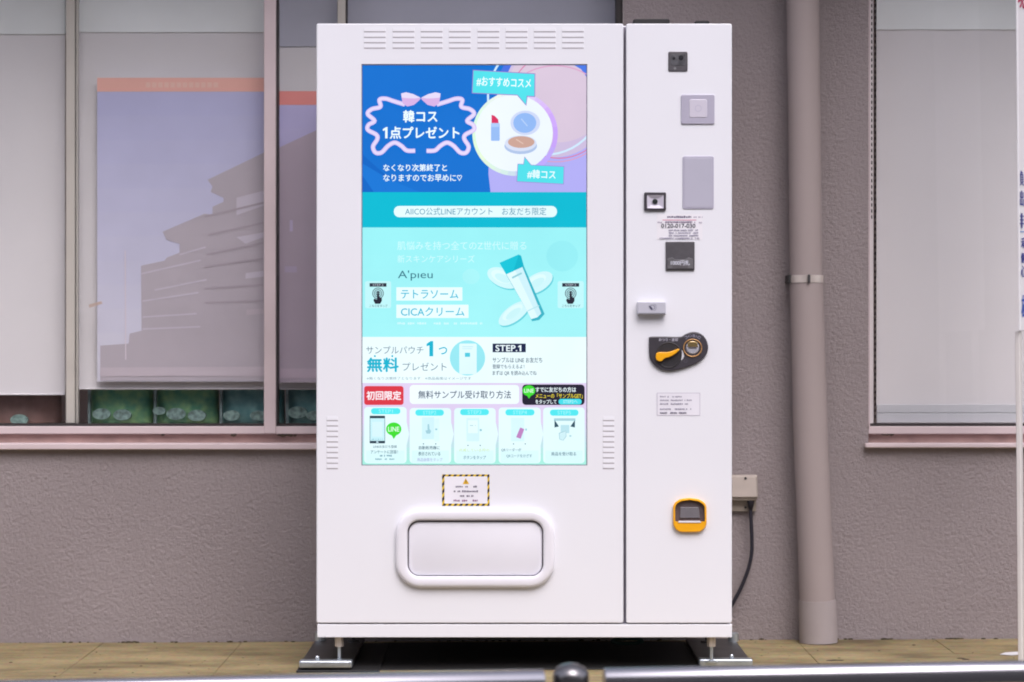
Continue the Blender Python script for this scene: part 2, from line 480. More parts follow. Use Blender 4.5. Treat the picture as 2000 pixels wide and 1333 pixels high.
pbox(bm, 121, zt_px, 139, 828, Yf + .055, Yf + .085, .002, Yref=WY); pbox(bm, 140.5, zt_px, 144, 828, Yf + .060, Yf + .085, .001, Yref=WY)
obj('sash_stile', bm, M['stile'], lw)
bm = bmesh.new(); pbox(bm, 139.1, zt_px, 140.4, 828, Yf + .07, Yf + .085, Yref=WY); obj('gasket_and_shade', bm, M['gasket_and_shade'], lw)
bm = bmesh.new(); pbox(bm, 1204, zt_px, 1215.5, 866, Yf - .003, Yf + .1, .001, Yref=WY); obj('jamb', bm, M['gasket_and_shade'], lw)
bm = bmesh.new(); pbox(bm, 656, zt_px, 672, 828, Yf + .055, Yf + .085, .002, Yref=WY); obj('sash_stile', bm, M['stile'], lw)
bm = bmesh.new(); pbox(bm, 672.4, zt_px, 675.5, 828, Yf + .06, Yf + .085, Yref=WY); obj('gasket_and_shade', bm, M['gasket_and_shade'], lw)
bm = bmesh.new(); pbox(bm, 1216.2, zt_px, 1219, 866, WY - .006, WY + .1, .001, Yref=WY); obj('jamb_edge', bm, M['pipe2'], lw)
for a, b, dy in ((-420, 121, .046), (139, 515, .044), (541.5, 1211, .056)):
    bm = bmesh.new(); p, q = wp(a, zt_px), wp(b, 829)
    box(bm, p.x, q.x, Yf + dy, Yf + dy + .004, q.z, p.z); obj('pane', bm, M['glass'], lw)
rw = window('window with drawn white blind and bead chain right of the drainpipe', 1697, 2420, False)
bm = bmesh.new(); pbox(bm, 1696.5, zt_px, 1700, 833, Yf - .004, Yf + .09, .001, Yref=WY); obj('jamb', bm, M['frame'], rw)
bm = bmesh.new(); pbox(bm, 1700.2, zt_px, 1714, 833, Yf + .075, Yf + .10, .001, Yref=WY); obj('inner_jamb', bm, M['sill'], rw)
bm = bmesh.new(); p, q = wp(1700.3, zt_px), wp(2420, 829); box(bm, p.x, q.x, Yf + .045, Yf + .049, q.z, p.z); obj('pane', bm, M['glass'], rw)

# blinds hang inside, each its own thing
def blind(a, b, top, bot, Y, label, hdr, hem=False):
    t = thing('roller_blind', label, 'blind', (0, 0, 0), 'white roller blinds behind the glass')
    bm = bmesh.new(); p, q = W(a, top, Y), W(b, bot, Y)
    nx, nz = 24, 10; g = [[bm.verts.new((p.x + (q.x - p.x) * i / nx, Y + .0012 * sin(i * 1.7 + j * .4), p.z + (q.z - p.z) * j / nz)) for i in range(nx + 1)] for j in range(nz + 1)]
    for j in range(nz):
        for i in range(nx): bm.faces.new((g[j][i], g[j][i + 1], g[j + 1][i + 1], g[j + 1][i]))
    c = obj('fabric', bm, M['blind'], t, smooth=True)
    if hem:
        bm = bmesh.new(); pbox(bm, a, bot - 36, b, bot - 20, Y - .005, Y - .0015, .001, Yref=Y); obj('hem_pocket', bm, M['blind_bar'], t)
        bm = bmesh.new(); pbox(bm, a, bot - 19, b, bot, Y - .006, Y + .004, .002, Yref=Y); obj('bottom_bar', bm, M['blind_bar'], t)
    else:
        bm = bmesh.new(); pbox(bm, a, bot - 3, b, bot, Y - .006, Y + .006, .002, Yref=Y); obj('bottom_bar', bm, M['blind'], t)
    bm = bmesh.new(); pbox(bm, a, -480, b, top + 1, Y - .004, Y + .03, Yref=Y); obj('head_box', bm, hdr, t)
    return t
blind(-420, 127, 66, 772, WY + .150, 'white blind lowered behind the pane left of the cream stile', M['header'])
blind(128.5, 529, 62, 761, WY + .142, 'white blind behind the pane holding the large building poster', M['header'])
blind(530, 1230, 90, 761, WY + .150, 'white blind behind the window partly hidden by the vending machine', M['header2'])
blind(1712, 2440, 57, 826, WY + .110, 'white blind with hem bar in the window right of the drainpipe', M['header'], True)

# bead chain of the right blind
def chain(px, y_end, Y):
    bm = bmesh.new(); y = -60
    while y < y_end:
        p = W(px, y, Y); r, l = .0019, .0056
        rs = [ring(bm, [(p.x + r * s * cos(a * pi / 3), Y + r * s * sin(a * pi / 3), p.z + l * t) for a in range(6)]) for s, t in ((.45, 1), (1, .6), (1, -.6), (.45, -1))]
        for a, b in zip(rs, rs[1:]): bridge(bm, a, b)
        cap(bm, rs[0]); cap(bm, rs[-1]); y += 11.8
    return bm
t = thing('bead_chain', 'dark beaded pull chain hanging beside the right window frame', 'chain')
obj('bead_string', chain(1702.6, 430, WY + .066), M['gasket_and_shade'], t); obj('bead_string', chain(1709.3, 815, WY + .074), M['gasket_and_shade'], t)

# posters behind the glass
def poster(a, b, top, bot, Y, label, dark, shift):
    f = 1.35 if dark else 1.3
    c = lambda r, g, bl: ink((r * f, g * f * (.97 if dark else 1), bl * f))
    t = thing('poster', label, 'poster', (0, 0, 0), 'building posters behind the shop window')
    P = Pic(Y - .0012, lambda k: c(*k), Yref=Y, clip=(a, top, b, bot))
    n = 12
    for i in range(n):
        u = i / (n - 1); y0 = top + 27 + (bot - top - 27) * i / n; y1 = top + 27 + (bot - top - 27) * (i + 1) / n
        P.rect(a, y0, b, y1, (152 + 20 * u, 152 + 18 * u, 180 + 1 * u), up=False)
    P.rect(a, top, b, top + 27, (206, 148, 138) if not dark else (198, 122, 114))
    for i in range(12):
        x = 285 + i * 12
        if not dark: P.rect(x, top + 9, x + 9, top + 19, (212, 158, 148), up=(i == 0))
    z = lambda L: [(x / 2.563 + 150, y / 2.563 + 240 + shift) for x, y in L]
    B, Lw = (148, 141, 148), (162, 156, 166)
    P.poly(z([(1900, -300), (935, 150), (655, 285), (680, 320), (670, 345), (735, 375), (735, 395), (680, 420), (680, 460), (640, 455), (430, 545), (450, 585), (515, 605), (515, 650), (450, 675), (440, 690), (322, 715), (325, 1040), (265, 1055), (260, 1105), (118, 1115), (118, 1290), (1900, 1290)]), B)
    if not dark:
        P.poly(z([(800, 375), (935, 340), (935, 415), (800, 462)]), Lw)
        P.poly(z([(800, 572), (935, 548), (935, 572), (845, 605)]), Lw, up=False)
        P.poly(z([(845, 752), (935, 740), (935, 770), (845, 780)]), Lw, up=False)
        P.poly(z([(850, 935), (935, 930), (935, 955), (850, 962)]), (156, 147, 154), up=False)
    else:
        P.rect(566, 430, 572, 452, (160, 155, 172)); P.rect(556, 520, 580, 532, (152, 146, 160), up=False)
    P.up()
    for q in (((515, 660), (645, 622)), ((325, 755), (620, 688)), ((390, 837), (650, 785)), ((330, 892), (610, 850)), ((330, 972), (600, 955)), ((330, 1032), (620, 1020))):
        P.stroke(z(q), 3.2, Lw, up=False)
    P.up()
    for q in (((640, 470), (935, 400)), ((660, 560), (935, 500)), ((650, 660), (935, 600)), ((640, 720), (935, 680)), ((640, 830), (935, 810)), ((640, 900), (935, 890))):
        P.stroke(z(q), 4, (141, 133, 140), up=False)
    P.up()
    P.poly(z([(118, 1225), (1900, 1215), (1900, 1265), (118, 1268)]), (158, 149, 156), up=False)
    P.up(); P.stroke(z([(243, 640), (246, 1185)]), 2.2, (178, 170, 178))
    P.done('printed_picture', t)
    bm = bmesh.new(); pbox(bm, a, top, b, bot, Y, Y + .003, Yref=Y); obj('backing_sheet', bm, M['sign'], t)
poster(190, 527, 152, 745, WY + .115, 'large poster of a stepped building under an orange strip behind glass', False, 0)
poster(534, 880, 178, 747, WY + .118, 'darker poster half hidden behind the white vending machine', True, 4)
bm = bmesh.new(); c = W(186.5, 595, WY + .05); r = .022
cap(bm, ring(bm, at([(173, 595), (198, 588), (200, 593), (175, 601)], WY + .0545, WY + .0545)))
e = bmesh.ops.extrude_face_region(bm, geom=bm.faces[:]); bmesh.ops.translate(bm, verts=[v for v in e['geom'] if isinstance(v, bmesh.types.BMVert)], vec=(0, .0008, 0))
obj('tape_strip', bm, M['tape'], label='small brown strip of tape stuck slanting on the left window', cat='tape')

# ledge and goods in the window
bm = bmesh.new(); box(bm, -3.9, xl1 - .01, WY + .205, WY + .55, wp(0, 840).z - .03, wp(0, 834).z); ledge = obj('ledge', bm, M['room'], kind='structure')
zl = wp(0, 834).z
def pack(px, wpx, m, label, tall, pale):
    Y = WY + .262; x = W(px, 0, Y).x; wd = wpx * (D + Y) / FPX
    t = thing('snack_pack', label, 'packet', (x, Y, zl), 'packs lined up on the window ledge')
    bm = bmesh.new(); n = 12; rs = []
    for u, s, th in ((0, .96, .028), (.06, 1, .045), (.5, .985, .055), (.9, .97, .03), (1, .96, .006)):
        rs.append(ring(bm, [(wd / 2 * s * (cos(2 * pi * j / n)) * (1 if abs(cos(2 * pi * j / n)) > .8 else 1.06), th * sin(2 * pi * j / n), tall * u) for j in range(n)]))
    for a, b in zip(rs, rs[1:]): bridge(bm, a, b)
    cap(bm, rs[0]); cap(bm, rs[-1]); obj('bag', bm, m, t, smooth=True)
    for dx, rr, hh in pale:
        bm = bmesh.new(); F = [(dx * wd + rr * wd * cos(a * pi / 8), -.058 - .0005, hh + rr * wd * .62 * sin(a * pi / 8)) for a in range(16)]
        A = ring(bm, F); cap(bm, A); B2 = ring(bm, [(x_, y_ + .02, z_) for x_, y_, z_ in F]); bridge(bm, A, B2)
        obj('label_patch', bm, M['packpale'], t)
    bm = bmesh.new(); box(bm, -wd * .5 + .003, -wd * .5 + .011, -.050, -.03, .003, tall * .8); obj('printed_stripe', bm, M['packstripe'], t)
pk = [(14, 215, 'red', 'maroon packet at the far left end of the window ledge', .20, [(.14, .08, .016)]),
      (238, 126, 'green', 'green packet with pale emblem just right of the cream stile', .17, [(-.27, .14, .035), (.05, .14, .032)]),
      (366, 126, 'green', 'green packet under the middle of the large poster', .17, [(-.40, .10, .045), (-.14, .15, .035), (.18, .14, .03)]),
      (494, 126, 'green2', 'teal packet half hidden behind the pale mullion', .17, [(-.30, .13, .03), (.1, .12, .03)]),
      (622, 126, 'green2', 'teal packet between the mullion and the vending machine', .17, [(-.3, .15, .04), (-.05, .12, .03)])]
for a in pk: pack(a[0], a[1], M[a[2]], *a[3:])

# ------------------------------------------------------------------ drainpipe, socket, cord
t = thing('drainpipe', 'brownish downpipe with metal strap running down the stucco wall', 'pipe')
Yp = WY - .075
bm = bmesh.new(); tube(bm, [W(1566, -420, Yp), W(1568, 0, Yp), W(1574.5, 540, Yp)], .0505, 28); sharp_smooth(obj('upper_pipe', bm, M['pipe'], t), 50)
bm = bmesh.new(); tube(bm, [W(1574.4, 530, Yp), W(1583, 840, Yp), W(1596.5, 1185, Yp)], [.0512, .0535, .0548], 28); sharp_smooth(obj('lower_pipe', bm, M['pipe'], t), 50)
bm = bmesh.new()
p0, p1 = W(1596.2, 1172, Yp), W(1598, 0, Yp); zb = gz(p0.x) + .001
tube(bm, [p0, (p1.x, Yp, zb + .06), (p1.x + .001, Yp, zb)], [.0575, .0590, .0595], 28); s_ = obj('socket', bm, M['pipe2'], t); sharp_smooth(s_)
bm = bmesh.new(); c = W(1574.5, 545, Yp)
tube(bm, [c + Vector((0, 0, .0115)), c - Vector((0, 0, .0115))], .0535, 28); s_ = obj('strap', bm, M['strap'], t); sharp_smooth(s_)
bm = bmesh.new(); box(bm, c.x - .057, c.x - .048, Yp - .02, WY, c.z - .012, c.z + .012); obj('strap_bracket', bm, M['black'], t)
bm = bmesh.new(); box(bm, c.x - .002, c.x + .006, Yp - .062, Yp - .05, c.z - .0125, c.z + .0125, .001); obj('strap_clasp', bm, M['steel'], t)

t = thing('outlet_box', 'beige weatherproof outlet box on the wall beside the vending machine', 'outlet')
Yo = WY - .055
bm = bmesh.new(); pbox(bm, 1420, 972, 1477, 999, WY - .018, WY - .001, .003, 2, Yref=WY - .018); obj('back_plate', bm, M['boxcream2'], t)
bm = bmesh.new(); 
P = [(1424, 927), (1476, 927), (1478, 971), (1424, 971)]
A = ring(bm, at(P, WY - .002, WY)); B = ring(bm, at(P, Yo + .012, WY)); C = ring(bm, at(inset(P, 3), Yo, WY)); bridge(bm, A, B); bridge(bm, B, C); cap(bm, C); cap(bm, A)
cv = obj('hinged_cover', bm, M['boxcream'], t)
bm = bmesh.new(); c = W(1456, 934, Yo); tube(bm, [c + Vector((0, .003, 0)), c - Vector((0, .003, 0))], .004, 10); obj('screw', bm, M['black'], t)
bm = bmesh.new(); c = W(1456, 991, WY - .02); tube(bm, [c + Vector((0, .003, 0)), c - Vector((0, .003, 0))], .0035, 10); obj('screw', bm, M['black'], t)
bm = bmesh.new(); pbox(bm, 1426, 968, 1476, 976, WY - .045, WY - .004, .002, Yref=WY); obj('cover_lip', bm, M['boxcream2'], t)

t = thing('power_cord', 'black power cord drooping from the outlet box behind the machine', 'cord')
pts = [(1466, 976), (1466, 990), (1467, 1020), (1468.5, 1050), (1468, 1080), (1462, 1110), (1450, 1142), (1437, 1168), (1424, 1190), (1405, 1212), (1380, 1228)]
L = [W(x, y, WY - .03 - .02 * min(1, i / 5)) for i, (x, y) in enumerate(smoothline(pts, 4))]
L = [W(x, y, WY - .032) for x, y in smoothline(pts, 4)]
bm = bmesh.new(); tube(bm, L, .0058, 10); obj('cable', bm, M['cord'], t, smooth=True)
bm = bmesh.new(); tube(bm, [W(1466, 972, WY - .032), W(1466, 980, WY - .032), W(1466.5, 996, WY - .032)], [.0125, .011, .006], 12); obj('plug', bm, M['cord'], t, smooth=True)

# ------------------------------------------------------------------ sign standing at the right, turned mostly side-on
t = thing('shop_sign', 'white standing sign with red and blue characters cut by the picture edge', 'sign')
sgY = .12
c0 = W(1999, 1310, sgY)
t.location = (c0.x, sgY, gz(c0.x)); t.rotation_euler = (0, R(-1.75), R(62))
zb, ztp = W(0, 650, sgY).z, 2.3
SW = .24
xo = -.002
def sloc(px, py):                                   # pixel -> sign local (x along board, z)
    k = (D + sgY) / FPX
    z = H - (py - 666) * k - gz(c0.x)
    x = (px - 1999) * k / cos(R(62)) + sin(R(1.75)) * z
    return x, z
bm = bmesh.new(); box(bm, 0, SW, .0, .006, zb, ztp, .001); obj('board', bm, M['sign'], t)
for xx in (.012, SW - .05):
    bm = bmesh.new(); box(bm, xx, xx + .025, .0065, .02, -.003, zb - .001, .002); obj('leg', bm, M['post'], t)
ms = [ink((196, 30, 92)), ink((36, 46, 150)), ink((20, 85, 190)), ink((120, 160, 210))]
def sdone(bm, name, m):
    for f in bm.faces:
        f.normal_update()
        if f.normal.y > 0: f.normal_flip()
    obj(name, bm, m, t, recalc=False)
def schar(ch, px0, py0, px1, py1, mi, bold=.0):
    bm = bmesh.new(); V, F = glyphs(ch); (xa, za), (xb, zb_) = sloc(px0, py0), sloc(px1, py1); vs = [bm.verts.new((xa + u * (xb - xa), -.0012, zb_ + v * (za - zb_))) for u, v in V]
    for f in F:
        try: bm.faces.new([vs[i] for i in f])
        except ValueError: pass
    for dx in (-.0011, .0011):
        vs = [bm.verts.new((xa + u * (xb - xa) + dx * 1.6, -.0013 - abs(dx) * .1 - dx * .02, zb_ + v * (za - zb_))) for u, v in V]
        for f in F:
            try: bm.faces.new([vs[i] for i in f])
            except ValueError: pass
    sdone(bm, 'character', ms[mi])
schar('現', 1980, -30, 2001, 18, 0, .02)
for ch, y0, y1 in (('負', 334, 363), ('出', 373, 403), ('非', 417, 446)): schar(ch, 1986.5, y0, 1998, y1, 1)
for ch, y0, y1 in (('禾', 464, 485), ('個', 494, 514), ('心', 519, 541)): schar(ch, 1990, y0, 2003, y1, 1)
schar('雄', 1991, 576, 2017, 622, 2, .03)
(xa, za), (xb, zb_) = sloc(1987, 452), sloc(2100, 454)
bm = bmesh.new(); cap(bm, ring(bm, [(xa, -.0012, za), (xb, -.0012, za), (xb, -.0012, za - .003), (xa, -.0012, za - .003)])); sdone(bm, 'ruled_line', ms[3])

# ================================================================== THE VENDING MACHINE
vm = thing('vending_machine', 'tall white vending machine with lit blue and cyan touchscreen', 'vending machine', (0, 0, 0))
ZB = W(0, 1245).z
bm = bmesh.new()
pbox(bm, 619, 47, 1429, 1244, .040, .62, .003, Yref=0); obj('cabinet', bm, M['white'], vm)
bm = bmesh.new(); pbox(bm, 621, 50, 1427, 1241, .030, .0395, Yref=0); obj('door_seam_shade', bm, M['seam'], vm)
# main door with an opening for the screen
SX0, SY0, SX1, SY1 = 706, 125, 1147, 909
def panel_hole(a, b, c, d, ha, hb, hc, hd, Yf, Yb, rec):
    bm = bmesh.new(); e = .0025 * 685
    O = rr_px(a, b, c, d, 4, 3); n = len(O)
    B = ring(bm, at(O, Yb)); F = ring(bm, at(O, Yf + .0025)); G = ring(bm, at(inset(O, e), Yf)); bridge(bm, B, F); bridge(bm, F, G)
    m = 4                                      # corner quads: match each outline corner fan to one hole corner
    Hc = [(hc, hb), (hc, hd), (ha, hd), (ha, hb)]; Hv = ring(bm, at(Hc, Yf)); Hb = ring(bm, at(Hc, Yf + rec))
    for q in range(4):
        fan = G[q * m:(q + 1) * m]
        for i in range(m - 1): bm.faces.new((fan[i], fan[i + 1], Hv[q]))
        nx = G[((q + 1) * m) % n]
        bm.faces.new((fan[-1], nx, Hv[(q + 1) % 4], Hv[q]))
    bridge(bm, Hv, Hb)
    return bm
door = obj('main_door', panel_hole(618, 46, 1217.5, 1217, SX0, SY0, SX1, SY1, 0, .029, .008), M['white'], vm)
bm = bmesh.new(); slab(bm, rr_px(1223, 46, 1429.5, 1217, 4, 3), 0, .029, 1.7); sd = obj('payment_door', bm, M['white'], vm)
bm = bmesh.new(); pbox(bm, 619.5, 1219.5, 1430, 1245, .001, .038, .002, 2, Yref=0); obj('plinth', bm, M['white'], vm)

# ---- touchscreen and what it shows
bm = bmesh.new(); pbox(bm, SX0 - 1, SY0 - 1, SX1 + 1, SY1 + 1, .0062, .028, Yref=0)
scr = obj('touchscreen', bm, M['coal'], vm)
bm = bmesh.new()
A = ring(bm, at(rr_px(SX0 - .2, SY0 - .2, SX1 + .2, SY1 + .2, .5, 1), .0015)); B = ring(bm, at(rr_px(SX0 + 1.6, SY0 + 2.2, SX1 - 1.6, SY1 - 1.4, .5, 1), .0015)); C = ring(bm, at(rr_px(SX0 + 1.6, SY0 + 2.2, SX1 - 1.6, SY1 - 1.4, .5, 1), .0058)); bridge(bm, A, B); bridge(bm, B, C)
obj('screen_rim', bm, mat('screen_rim', (.16, .16, .22), .5), scr)
SY = .0057
CL = lambda a, b, c, d: (a, b, c, d)
WHT = (238, 252, 255)
# 1: promotion banner
P = Pic(SY, lit, clip=(SX0, SY0, SX1, 375))
P.rect(SX0, SY0, SX1, 375, (20, 112, 206))
P.poly([(706, 300), (740, 330), (790, 375), (706, 375)], (14, 102, 196))
P.poly([(730, 375), (706, 340), (706, 318), (760, 350), (820, 375)], (24, 118, 212))
LVA, LVB = (176, 172, 240), (196, 182, 236)
P.poly([(958, 375), (954, 340), (955, 300), (970, 240), (985, 170), (1000, 125), (1147, 125), (1147, 375)], LVA)
P.poly([(985, 125), (975, 160), (980, 200), (1147, 210), (1147, 125)], (70, 110, 225), up=False) if False else None
P.poly(ell(1082, 195, 112, 112, 48), (204, 188, 220))
P.poly(ell(1090, 180, 100, 98, 48), (214, 196, 216))
P.poly([(1147, 125), (1118, 125), (1135, 135), (1147, 152)], (74, 120, 226))
P.poly([(960, 175), (985, 125), (1000, 125), (978, 170)], (74, 112, 222), up=False)
P.hoop(1065, 190, 112, 112, 4, (205, 232, 252), a0=-178, a1=182)
P.hoop(1092, 205, 100, 104, 2.2, (214, 130, 170))
P.hoop(1085, 222, 106, 94, 2.2, (216, 160, 196))
for i in range(36):                                         # iridescent rim of the disc
    t0 = i * 10; a = (t0 + 5) % 360
    stops = [(0, (198, 160, 248)), (60, (190, 172, 250)), (100, (206, 232, 232)), (140, (226, 244, 214)), (200, (214, 246, 220)), (245, (232, 240, 236)), (290, (226, 206, 246)), (330, (206, 170, 250)), (360, (198, 160, 248))]
    for (a0, c0_), (a1, c1_) in zip(stops, stops[1:]):
        if a0 <= a <= a1:
            u = (a - a0) / (a1 - a0); col = tuple(round((c0_[j] + (c1_[j] - c0_[j]) * u) / 6) * 6 for j in range(3)); break
    P.hoop(1006, 261, 79, 78, 9, col, 3, t0, t0 + 10, up=(i == 0))
P.poly(ell(1004, 260, 75.5, 74.5, 48), (236, 244, 255))
P.rect(959, 240, 976, 275, (150, 186, 240), 2); P.poly([(960, 241), (960, 224), (966, 226), (973, 233), (974, 241)], (212, 52, 96)); P.rect(959.5, 240, 975, 248, (172, 202, 246), up=False)
P.poly(ell(1026, 240, 29, 24), (206, 216, 244)); P.poly(ell(1025, 240, 22.5, 19.5), (146, 184, 242)); P.stroke([(1018, 232), (1030, 246)], 2, (186, 210, 248))
P.poly(ell(1017, 285, 32, 16), (176, 196, 230)); P.poly(ell(1017, 280, 31, 15.5), (214, 222, 242)); P.poly(ell(1018, 277.5, 26, 11.5), (204, 164, 150)); P.stroke([(1008, 272), (1022, 281)], 2.4, (222, 190, 176))
b1 = [(925, 138), (1044, 145), (1043.5, 188), (1029, 187), (1027, 204), (1011, 185), (923, 181)]
P.poly(inset(b1, -1.6), (150, 130, 200)); P.poly(b1, (82, 222, 232)); P.text('#おすすめコスメ', 931, 152, 1037, 170, WHT, .018, 2.5)
b2 = [(1012, 321), (1023, 321.5), (1025, 308), (1037, 323), (1101, 326), (1100, 359), (1010, 354)]
P.poly(inset(b2, -1.2), (150, 140, 206)); P.poly(b2, (82, 222, 232)); P.text('#韓コス', 1030, 332, 1085, 349, WHT, .02, 2)
zz = lambda L: [(x / 4.255 + 690, y / 4.255 + 110) for x, y in L]
rib = [(430, 402), (340, 375), (270, 353), (218, 362), (226, 420), (155, 440), (120, 480), (178, 537), (128, 570), (122, 612), (192, 652), (200, 690), (165, 750), (185, 800), (235, 800), (290, 745), (345, 718), (400, 745), (445, 783), (515, 786)]
P.stroke(smoothline(zz(rib)), 8.5, (214, 196, 240)); P.stroke(smoothline(zz([(1124 - x, y) for x, y in rib])), 8.5, (214, 196, 240), up=False)
P.stroke(smoothline(zz(rib)), 4, (228, 216, 248)); P.stroke(smoothline(zz([(1124 - x, y) for x, y in rib])), 4, (228, 216, 248), up=False)
for s in (1, -1):
    mx = lambda L: [(x if s > 0 else 1124 - x, y) for x, y in L]
    P.poly(zz(mx([(562, 352), (500, 315), (440, 300), (398, 310), (402, 345), (412, 395), (450, 418), (505, 405), (545, 370)])), (216, 178, 228), up=(s > 0))
P.up()
for s in (1, -1):
    mx = lambda L: [(x if s > 0 else 1124 - x, y) for x, y in L]
    P.poly(zz(mx([(560, 345), (500, 315), (440, 300), (398, 310), (404, 345), (460, 350), (510, 352)])), (230, 218, 246), up=False)
P.text('韓コス', 788, 216, 854, 239, WHT, .03); P.text('点プレゼント', 762, 248, 897, 271, WHT, .03, up=False); P.poly([(752.5, 270.5), (752.5, 254.5), (748, 256), (748, 252.5), (754.5, 248.5), (757, 248.5), (757, 270.5)], WHT, up=False)
P.text('なくなり次第終了と', 749, 321, 873, 334.5, WHT, .022, up=False); P.text('なりますのでお早めに♡', 749, 341, 902, 354.5, WHT, .018, up=False)
P.done('promotion_banner', scr)
# 2: title strip
P = Pic(SY, lit); P.rect(SX0, 375, SX1, 444, (4, 184, 208)); P.rect(769, 402, 1088, 424, (226, 248, 252), 10.5)
P.text('AIICO公式LINEアカウント　お友だち限定', 791, 405, 1067, 420, (72, 140, 166)); P.done('title_strip', scr)
# 3: product advert
P = Pic(SY, lit, clip=(SX0, 444, SX1, 658))
for i in range(8):
    u = i / 7; P.rect(SX0, 444 + i * 26.75, SX1, 444 + (i + 1) * 26.75, (154 + 8 * u, 238 + 3 * u, 242 + 2 * u), up=False)
P.poly(ell(1098, 500, 31, 30), (148, 233, 239)); P.poly(ell(920, 540, 17, 15), (166, 240, 243), up=False)
P.text('肌悩みを持つ全てのZ世代に贈る', 776, 471, 1028, 488, (206, 248, 250)); P.text('新スキンケアシリーズ', 776, 498, 927, 513, (206, 248, 250), up=False)
P.text("A'pıeu", 777, 528, 845, 548, (52, 112, 130), .004)
P.rect(774, 561, 903, 587, (232, 252, 255)); P.rect(774, 595, 915, 621, (232, 252, 255), up=False)
P.text('テトラソーム', 783, 566, 895, 583, (62, 186, 212), .014); P.text('CICAクリーム', 783, 600, 907, 617, (62, 186, 212), .014, up=False)
P.greek(776, 629, 942, 634, (204, 246, 248), 3, .85)
zb3 = lambda L: [(x / 4.255 + 690, y / 4.255 + 370) for x, y in L]
for cx, cy, rx, ry, ro in ((1245, 735, 140, 76, 24), (1530, 775, 140, 74, -30), (1335, 1030, 150, 66, -36)):
    P.poly(zb3(ell(cx + 8, cy + 12, rx, ry, 30, ro)), (104, 206, 218)); P.poly(zb3(ell(cx, cy, rx, ry, 30, ro)), (206, 243, 247)); P.poly(zb3(ell(cx - 12, cy - 10, rx * .66, ry * .62, 26, ro)), (220, 248, 250)); P.poly(zb3(ell(cx - 4, cy + 2, rx * .5, ry * .42, 26, ro)), (200, 241, 245))
P.poly(zb3([(1268, 705), (1418, 638), (1590, 1035), (1545, 1085), (1485, 1095), (1440, 1000)]), (60, 178, 196))
P.poly(zb3([(1272, 705), (1405, 645), (1562, 1030), (1530, 1062), (1478, 1078), (1440, 1000)]), (222, 247, 251)); P.poly(zb3([(1345, 672), (1405, 645), (1562, 1030), (1530, 1055)]), (204, 238, 246))
P.poly(zb3([(1215, 610), (1375, 540), (1395, 552), (1418, 638), (1270, 706)]), (12, 180, 202)); P.poly(zb3([(1215, 610), (1375, 540), (1330, 680), (1270, 706)]), (22, 194, 214))
P.stroke(zb3([(1320, 735), (1400, 695)]), 3.5, (150, 206, 216)); P.stroke(zb3([(1448, 1010), (1545, 965)]), 2, (180, 226, 234), up=False)
for dx in (0, 376):
    P.rect(713 + dx, 549, 764 + dx, 602, (190, 243, 246), 4); P.rect(722 + dx, 553, 755 + dx, 560, (40, 44, 60))
    P.text('STEP.2', 728 + dx, 554.5, 749 + dx, 558.7, (190, 200, 210)); 
    for r_ in (10.5, 7.2, 4): P.hoop(738.5 + dx, 573, r_, r_, 1.5, (60, 66, 84), 20, up=(r_ > 10))
    P.poly([(x + dx, y) for x, y in [(736.6, 569), (740.4, 569), (740.8, 580), (746, 582), (746, 588), (742.5, 593.5), (733, 593.5), (729.5, 587), (731, 583), (736.4, 585)]], (40, 40, 54))
    P.text('こちらをタップ', 722 + dx, 595, 757 + dx, 600, (70, 86, 100), .01)
P.done('product_advert', scr)
# 4: free sample offer
P = Pic(SY, lit); P.rect(SX0, 658, SX1, 748, (234, 252, 255))
G1, CY = (108, 124, 142), (22, 178, 206)
P.text('サンプルパウチ', 715, 676, 827, 691, G1); P.poly([(838.5, 696), (838.5, 674.5), (833, 676.5), (833, 671.5), (841, 666), (846, 666), (846, 696)], CY, up=False); P.text('つ', 857, 678, 873, 692, CY, .025, up=False)
P.text('無料', 717, 699, 778, 726, CY, .04, up=False); P.text('プレゼント', 786, 708, 872, 724, G1, up=False)
for x in (732, 766): P.poly(ell(x, 695.5, 2, 2, 10), CY, up=False)
P.poly(ell(913, 699, 34.5, 34.5, 40), (150, 228, 238)); P.rect(897, 671, 931, 731, (222, 247, 251), 3); P.rect(908, 689, 918, 697, (80, 200, 220)); P.rect(903, 676, 924, 678, (196, 232, 240), up=False); P.rect(903, 680, 922, 682, (200, 235, 242), up=False)
P.rect(962, 671, 1027, 688, (30, 38, 74)); P.text('STEP.', 968, 674, 1010, 686, WHT, .03); P.poly([(1015, 686), (1015, 677.5), (1012, 678.6), (1012, 676.4), (1016, 674), (1018.2, 674), (1018.2, 686)], WHT, up=False)
for s_, b in (('サンプルは LINE お友だち', (962, 698, 1059, 708.5)), ('登録でもらえるよ！', (962, 711.5, 1024, 720)), ('まずは QR を読み込んでね', (962, 724, 1048, 733.5))): P.text(s_, *b, (66, 82, 104), .012, up=False)
P.text('※無くなり次第終了となります　※商品画像はイメージです', 716, 736, 920, 742, (112, 140, 158), up=False)
P.done('offer_panel', scr)
